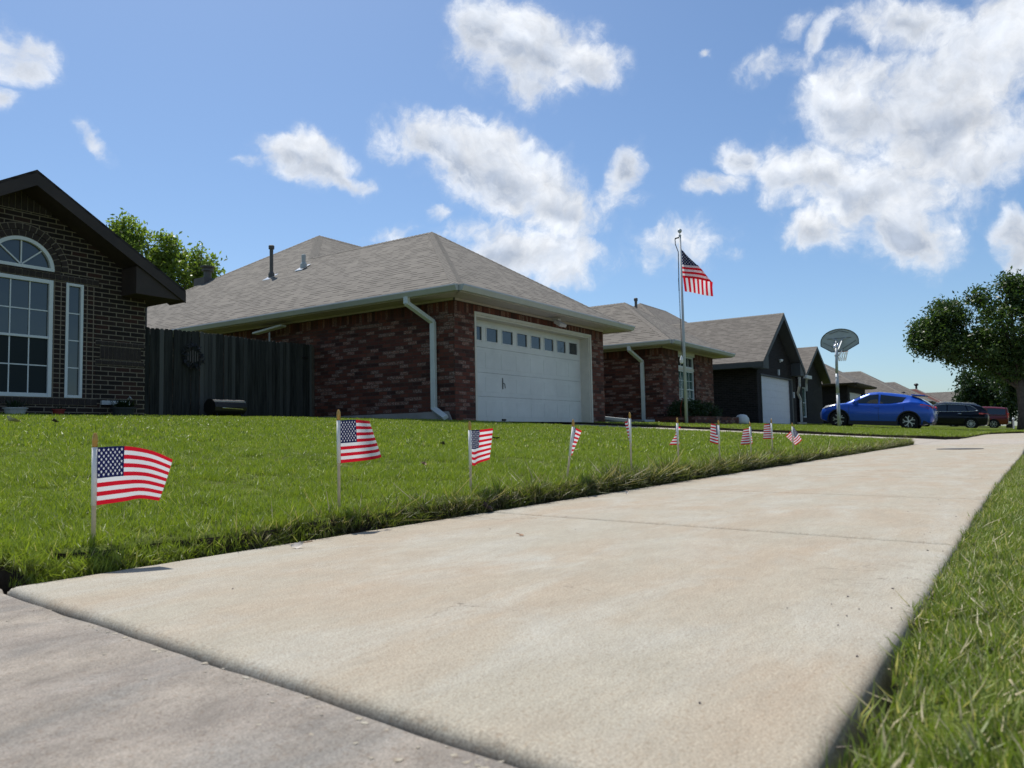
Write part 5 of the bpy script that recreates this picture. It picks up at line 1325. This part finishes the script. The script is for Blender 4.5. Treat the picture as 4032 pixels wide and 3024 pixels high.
mirror_pair(redt, 'mirror', 'black_plastic', lambda s: MB().box(3.55, 3.68, min(s*.98, s*1.16), max(s*.98, s*1.16), 1.16, 1.38))
b = MB().box(-.16, .02, -.94, .94, .46, .66); b.build('rear_bumper', 'chrome', redt, bevel=.02)
b = MB(); 
for s in (-1, 1): b.box(.15, 4.95, s*.985-.008, s*.985+.008, 1.10, 1.14)
b.build('side_moulding', 'vent_brown', redt)
def park(T, x_near, y_rear, half, pitch=3.4):
    T.location = (x_near+half, y_rear, hy(y_rear+.8)-.8*math.tan(R_(pitch))+.005); T.rotation_euler = (0, -R_(pitch), R_(90))
park(blue, 34.95, 3.32, .90, 3.6); park(blk, 56.6, 2.35, .92, 3.6); park(redt, 77.3, 1.75, .98, 3.6)
T_ = redt; T_['category'] = 'truck'

# ------------------------------------------------------------------ trees and shrubs
def leaf_cloud(name, m, parent, lobes, n, size, cl=9, spread=.22, seed=1, hollow=.45, up=.4, gapn=1.1, gapt=.0):
    """many small leaf faces in clusters spread through ellipsoid lobes: (x, y, z, rx, ry, rz, weight)"""
    r = np.random.default_rng(seed); Wt = np.array([l[6] for l in lobes]); Wt = Wt/Wt.sum()
    cents = []
    while len(cents) < n//cl:
        l = lobes[r.choice(len(lobes), p=Wt)]
        d = r.normal(size=3); d /= np.linalg.norm(d); q = (hollow + (1-hollow)*r.uniform())**.5 if r.uniform() < .75 else r.uniform()**.33
        q *= 1 + .22*mnoise.noise((d[0]*2.2+l[0], d[1]*2.2+l[1], d[2]*2.2)) + .10*r.normal()
        p = np.array(l[:3]) + d*q*np.array(l[3:6])
        if mnoise.noise((p[0]*gapn, p[1]*gapn, p[2]*gapn)) < gapt - .25: continue
        cents.append(p)
    cents = np.array(cents); N = len(cents)*cl
    c = np.repeat(cents, cl, 0) + r.normal(size=(N, 3))*spread*np.array([1, 1, .75])
    nrm = r.normal(size=(N, 3)); nrm[:, 2] += up; nrm /= np.linalg.norm(nrm, axis=1)[:, None]
    a = np.cross(nrm, r.normal(size=(N, 3))); a /= np.linalg.norm(a, axis=1)[:, None]; b = np.cross(nrm, a)
    s = size*r.uniform(.6, 1.3, (N, 1)); a *= s; b *= s*.46
    bend_ = nrm*s*.18
    V = np.stack([c-a, c-b*1.0+bend_, c+a, c+b+bend_], 1).reshape(-1, 3)
    me = bpy.data.meshes.new(name); me.vertices.add(4*N); me.vertices.foreach_set('co', V.astype(np.float32).ravel())
    me.loops.add(4*N); me.loops.foreach_set('vertex_index', np.arange(4*N, dtype=np.int32)); me.polygons.add(N)
    me.polygons.foreach_set('loop_start', np.arange(0, 4*N, 4, dtype=np.int32)); me.update(calc_edges=True)
    tt = np.repeat(np.clip(np.repeat(r.uniform(size=len(cents)), cl)*.6 + r.uniform(size=N)*.4, 0, 1), 4)
    at = me.attributes.new('tint', 'FLOAT', 'POINT'); at.data.foreach_set('value', tt.astype(np.float32))
    me.materials.append(MT[m]); o = bpy.data.objects.new(name, me); C.objects.link(o); o.parent = parent; return o
def limb(mb, a, b, r0, r1, seed, n=7, sag=.0):
    a, b = Vector(a), Vector(b); L = (b-a).length; pts = []; rs = []
    for i in range(n+1):
        t = i/n; p = a.lerp(b, t) + Vector((mnoise.noise((seed, t*2.2, 0)), mnoise.noise((seed, t*2.2, 5)), .6*mnoise.noise((seed, t*2.2, 9))))*L*.13*math.sin(math.pi*min(1, t*1.1)); p.z += sag*L*math.sin(math.pi*t)
        pts.append(p); rs.append(r0+(r1-r0)*t**.8)
    mb.tube(pts, rs, 8); return pts
def tree(name, label, loc, trunk, lobes, n, size, m, mb_='bark', tr=.25, seed=1, sub=3, **k):
    """trunk: list of local points; lobes local"""
    T = thing(name, label, 'tree', loc); b = MB(); pts = [Vector(p) for p in trunk]
    rs = [tr*(1.35 if i == 0 else 1-.45*i/(len(pts)-1)) for i in range(len(pts))]; b.tube(pts, rs, 12)
    top = pts[-1]; rnd = random.Random(seed)
    for i, l in enumerate(lobes):
        src = pts[max(1, len(pts)-1-(i % 2))]; c = Vector(l[:3]); P_ = limb(b, src, c, rs[-1]*.75, .035, seed+i*1.3, sag=.06)
        for j in range(sub):
            s = P_[rnd.randint(3, 6)]; e = c + Vector((rnd.uniform(-1, 1)*l[3], rnd.uniform(-1, 1)*l[4], rnd.uniform(-.6, 1)*l[5]))*.85; limb(b, s, e, .035, .008, seed+i*7+j, 5)
    b.build('trunk', mb_, T, smooth=True)
    leaf_cloud('crown', m, T, lobes, n, size, seed=seed, **k); return T
# big street tree on the right; local frame: x along the street, y towards the houses
tree('street_tree', 'large dark green broad-leaved tree beside the pavement at the right edge of the view', (42.2, .35, .02),
     [(0, 0, 0), (.05, 0, .9), (-.05, .05, 1.9), (.0, .0, 2.6)],
     [(0, 1.6, 3.9, 1.6, 1.5, .9, 1.2), (-.2, 2.9, 4.3, 1.3, 1.0, .95, 1.), (.2, 3.6, 5.0, 1.1, .75, .75, .8), (0, 2.7, 5.6, 1.1, .9, .70, .7), (0, 4.0, 4.4, .7, .45, .6, .35),
      (0, .4, 4.9, 1.6, 1.3, 1.2, 1.2), (.1, -.6, 6.3, 1.2, 1.0, .9, .8), (0, .15, 6.7, .8, .55, .55, .35), (-.1, 1.45, 6.35, .5, .45, .5, .22), (0, -2.0, 4.8, 1.9, 1.6, 1.5, 1.2), (1.2, .5, 3.6, 1.4, 1.6, 1.0, .8), (0, .3, 3.0, .9, 1.0, .7, .5), (0, -2.4, 6.6, 1.3, 1.2, .8, .6)],
     42000, .085, 'dark_leaves', tr=.22, seed=5, spread=.17, gapn=1.5, gapt=.09)
tree('street_tree', 'dark low-branched tree behind the red truck, under the large street tree', (96, 2.0, .05),
     [(0, 0, 0), (0, 0, 1.4), (.1, 0, 2.6)],
     [(0, 2.7, 4.6, 2.2, 1.9, 1.7, 1), (0, 3.2, 2.9, 1.8, 1.6, 1.6, 1.1), (0, .2, 4.6, 2.5, 2.5, 2.6, 1.2), (0, -3, 4.8, 2.5, 2.5, 3, 1.2), (0, .8, 2.0, 2., 2.5, 1.3, .9), (0, -1, 7.2, 2.2, 2.5, 1.6, .8), (0, -6, 5, 3, 3, 3.4, 1.)],
     17000, .20, 'hedge_and_shaded_leaves', tr=.28, seed=9, spread=.34)  # shade on this tree is painted by the darker leaf colour
tree('street_tree', 'second trunk with dark foliage closing the far end of the street', (66, -1.6, .05),
     [(0, 0, 0), (0, .05, 1.5), (.1, 0, 2.8)], [(0, .2, 4.2, 2.0, 2.3, 1.6, 1), (0, -1.6, 5.2, 2.2, 2.2, 1.8, 1), (0, .6, 2.4, 1.4, 2.6, 1.1, .9), (0, 2.6, 3.3, 1.2, 1.1, 1.0, .5)], 16000, .15, 'hedge_and_shaded_leaves', mb_='grey_bark', tr=.26, seed=13, spread=.3)  # darker leaf colour stands in for shade here too
tree('garden_tree', 'bright yellow-green feathery tree rising behind the left house and the hip roof', (18.4, 32, .75),
     [(0, 0, 0), (0, 0, 2.5), (.2, 0, 4.5)],
     [(0, .2, 7.3, 1.35, 1.3, 1.7, 1.2), (-1.5, .7, 7.3, 1.0, 1.1, 1.2, .8), (1.5, -1.2, 6.9, .9, 1.0, 1.1, .7), (2.1, -2.0, 7.4, .55, .6, .9, .35), (-.3, .3, 8.6, .6, .6, .8, .35), (-2.6, 1.6, 8.0, .6, .6, .8, .3), (0, 0, 5.6, 2.2, 2.0, 1.4, 1.0), (.9, -.5, 7.9, .6, .6, .9, .35)],
     17000, .105, 'bright_leaves', tr=.2, seed=21, spread=.17, up=.1, gapt=.04)
# clipped shrub bed before the second wing
bd = thing('planter_bed', 'low brick planter bed at the foot of the second wing', 'planter', (24, 8.9, .5))
b = MB(); b.box(-.4, 4.0, 0, .2, 0, .28); b.box(-.4, -.2, .2, 1.38, 0, .28); b.box(3.8, 4.0, .2, 1.38, 0, .28); b.build('kerb_wall', 'red_brick', bd)
MB().box(-.2, 3.8, .2, 1.38, 0, .2).build('bed_soil', 'soil', bd)
for i, (sx, sy, rx, hh_, lb) in enumerate(((24.3, 9.55, .62, .62, 'left clipped dark shrub in the brick planter bed'), (25.4, 9.6, .75, .66, 'middle clipped dark shrub in the brick planter bed'), (26.6, 9.6, .8, .60, 'right clipped dark shrub in the brick planter bed'))):
    S_ = thing('shrub', lb, 'shrub', (sx, sy, .68), 0, 'clipped shrubs in the brick bed')
    leaf_cloud('foliage', 'hedge_and_shaded_leaves', S_, [(0, 0, hh_*.5, rx, .42, hh_*.52, 1)], 3500, .035, seed=30+i, spread=.05, hollow=.6)
    b = MB(); b.tube([(0, 0, -.05), (0, 0, .3)], .03, 6); b.build('stem', 'bark', S_)
b = MB(); b.lathe([(.24, 0), (.27, .06), (.25, .22), (.16, .33), (.05, .36)], (0, 0, 0), 16); t = b.build('tub', 'white_paint', smooth=True); t.location = (28.35, 8.9, .53)
tag(t, 'white rounded upturned tub at the right end of the brick planter bed', 'tub')
b = MB(); b.tube([(0, 0, 0), (0, 0, .62)], .045, 10); b.lathe([(.05, .62), (.075, .64), (.075, .74), (.03, .79)], n=10); t = b.build('marker_post', 'galvanised'); t.location = (60, 1.05, .02)
tag(t, 'short post with a white cap standing by the trunk beyond the red truck', 'post')
b = MB(); b.tube([(0, 0, 0), (-.05, 0, .5), (-.12, -.1, .8)], .012, 5); t = b.build('garden_stake', 'red_pot'); t.location = (23.7, 9.4, .55)
tag(t, 'thin leaning garden stake beside the drain pipe at the second wing', 'stake')

# ------------------------------------------------------------------ fallen leaves, twigs, root
def dry_leaf(x, y, z, s, m, label, rz=0, curl=.35, lift=.0, grp='fallen leaves'):
    me_v = []; f = []; n = 8
    for i in range(n+1):
        t = i/n; w = math.sin(math.pi*min(1, t*1.02))**.8*.34*(1+.25*math.sin(t*19)); zc = curl*s*(t-.5)**2*2
        for j, q in enumerate((-1, 0, 1)): me_v.append(((t-.5)*s, q*w*s, zc + abs(q)*curl*s*.35*(1 if j else .6)))
    for i in range(n):
        for j in (0, 1): a = i*3+j; f.append((a, a+3, a+4, a+1))
    mb = MB(); mb.add(me_v, f); k = mb.build('leaf_blade', m, normals=False, smooth=True)
    k.name = 'fallen_leaf'; k.location = (x, y, z+lift); k.rotation_euler = (random.uniform(-.5, .5), random.uniform(-.4, .4), rz)
    tag(k, label, 'leaf', grp)
    st = MB(); st.tube([(s*.48, 0, curl*s*.5), (s*.9, .03*s, curl*s*.3), (s*1.15, .12*s, .0)], .0009+s*.012, 5); st.build('stalk', 'dry_leaf', k)
    return k
dry_leaf(1.20, 1.41, .004, .030, 'pale_leaf', 'pale curled leaf lying on the pavement near the first slab\'s turf edge', rz=-.6)
dry_leaf(2.90, 1.40, .003, .022, 'pale_leaf', 'small pale leaf on the pavement by the turf, below the fifth little flag', rz=.3)
dry_leaf(1.60, 1.06, .002, .016, 'dry_leaf', 'tiny brown leaf scrap on the second slab of the pavement', rz=1.3, curl=.1)
dry_leaf(4.14, 3.38, lawn_z(4.1, 3.4)+.03, .05, 'dark_leaf', 'dark curled leaf in the lawn left of the third little flag', rz=1)
dry_leaf(5.28, 3.74, lawn_z(5.3, 3.7)+.04, .07, 'dark_leaf', 'dark curled leaf in the lawn right of the third little flag', rz=2)
dry_leaf(2.61, 2.24, lawn_z(2.6, 2.2)+.03, .04, 'dry_leaf', 'brown curled leaf in the lawn between the second and third little flags', rz=.5)
dry_leaf(3.16, 7.43, lawn_z(3.2, 7.4)+.035, .13, 'pale_leaf', 'larger pale leaf on the lawn at the far left below the arched window', rz=.2)
dry_leaf(3.45, 7.30, lawn_z(3.4, 7.3)+.035, .09, 'dark_leaf', 'dark leaf on the lawn at the far left beside the larger pale leaf', rz=.9)
dry_leaf(2.04, 1.485, .012, .050, 'hedge_leaf' if 'hedge_leaf' in MT else 'dark_leaf', 'greenish curled leaf caught at the turf edge by the third little flag', rz=.2, curl=.5)
b = MB(); pts_ = [(1.22-.01*i, 0, 0) for i in range(2)]
pts_ = []
for i in range(40):
    x = .56+i*.028; pts_.append((x, yr(x)+.004-.010*math.sin(x*5)+.006*mnoise.noise((x*13, 0, 0)), -.012+.006*mnoise.noise((x*9, 4, 0))))
b.tube(pts_, [.0022+.0016*abs(mnoise.noise((i*.7, 1, 1))) for i in range(40)], 6)
for i in range(4, 38, 3):
    p = Vector(pts_[i]); b.tube([p, p+Vector((random.uniform(-.02, .04), -random.uniform(.0, .02), random.uniform(-.01, .008)))], [.0012, .0005], 4)
tag(b.build('surface_root', 'root_grey', smooth=True), 'thin grey root creeping along the right edge of the pavement', 'root')
b = MB()
for i in range(90):      # clippings and crumbs strewn on the slabs, mostly near the right edge
    x = random.uniform(.6, 7); y = (yr(x)+abs(random.gauss(0, .12))+.01) if i % 3 else random.uniform(yr(x), yl(x)); a = random.uniform(0, 3.14); l = random.uniform(.001, .0034)
    k = random.randint(4, 6); b.prism([(x+math.cos(a+6.283*j/k)*l*random.uniform(.4, 1.3), y+math.sin(a+6.283*j/k)*l*random.uniform(.25, .7), .0006) for j in range(k)], (0, 0, .0009))
tag(b.build('grass_clippings', 'dark_leaf'), 'scatter of small dark clippings along the pavement\'s right edge', 'clippings', None, 'stuff')
b = MB()
for i in range(95):      # chips and flakes of mortar along the first joint
    t = random.random(); y = .18+1.32*t; x = dedge(y)-abs(random.gauss(0, .012))-.002; l = random.uniform(.001, .0055)*random.choice((.5, .6, 1)); a = random.uniform(0, 6.28); k = random.randint(4, 7)
    if random.random() < .25: x -= abs(random.gauss(0, .06))
    zz = hy(y)-.0078; b.prism([(x+math.cos(a+6.283*j/k)*l*random.uniform(.4, 1.3), y+math.sin(a+6.283*j/k)*l*random.uniform(.4, 1.5), zz) for j in range(k)], (0, 0, random.uniform(.0004, .0012)))
tag(b.build('concrete_chips', 'sidewalk_concrete'), 'crumbs and flakes of concrete along the first pavement joint', 'chips', None, 'stuff')
b = MB()
for i in range(300):      # dry clippings lying on the turf
    x = random.uniform(.8, 9); y = 1.56+random.random()**1.6*6; z = lawn_z(x, y)+random.uniform(.012, .028); a = random.uniform(0, 6.28); l = random.uniform(.008, .028)
    d = Vector((math.cos(a)*l, math.sin(a)*l, random.uniform(-.006, .008))); s = Vector((-math.sin(a), math.cos(a), 0))*.0013; p = Vector((x, y, z))
    b.poly(p-s, p+d, p+s)
for i in range(110):
    x = .5+random.random()**1.5*4; y = vedge(x)-random.random()*.9; z = verge_z(x, y)+random.uniform(.010, .026); a = random.uniform(0, 6.28); l = random.uniform(.008, .024)
    d = Vector((math.cos(a)*l, math.sin(a)*l, random.uniform(-.006, .008))); s = Vector((-math.sin(a), math.cos(a), 0))*.0015; p = Vector((x, y, z))
    b.poly(p-s, p+d, p+s)
tag(b.build('dry_clippings', 'straw', normals=False), 'scatter of pale dry clippings on the mown grass', 'clippings', None, 'stuff')
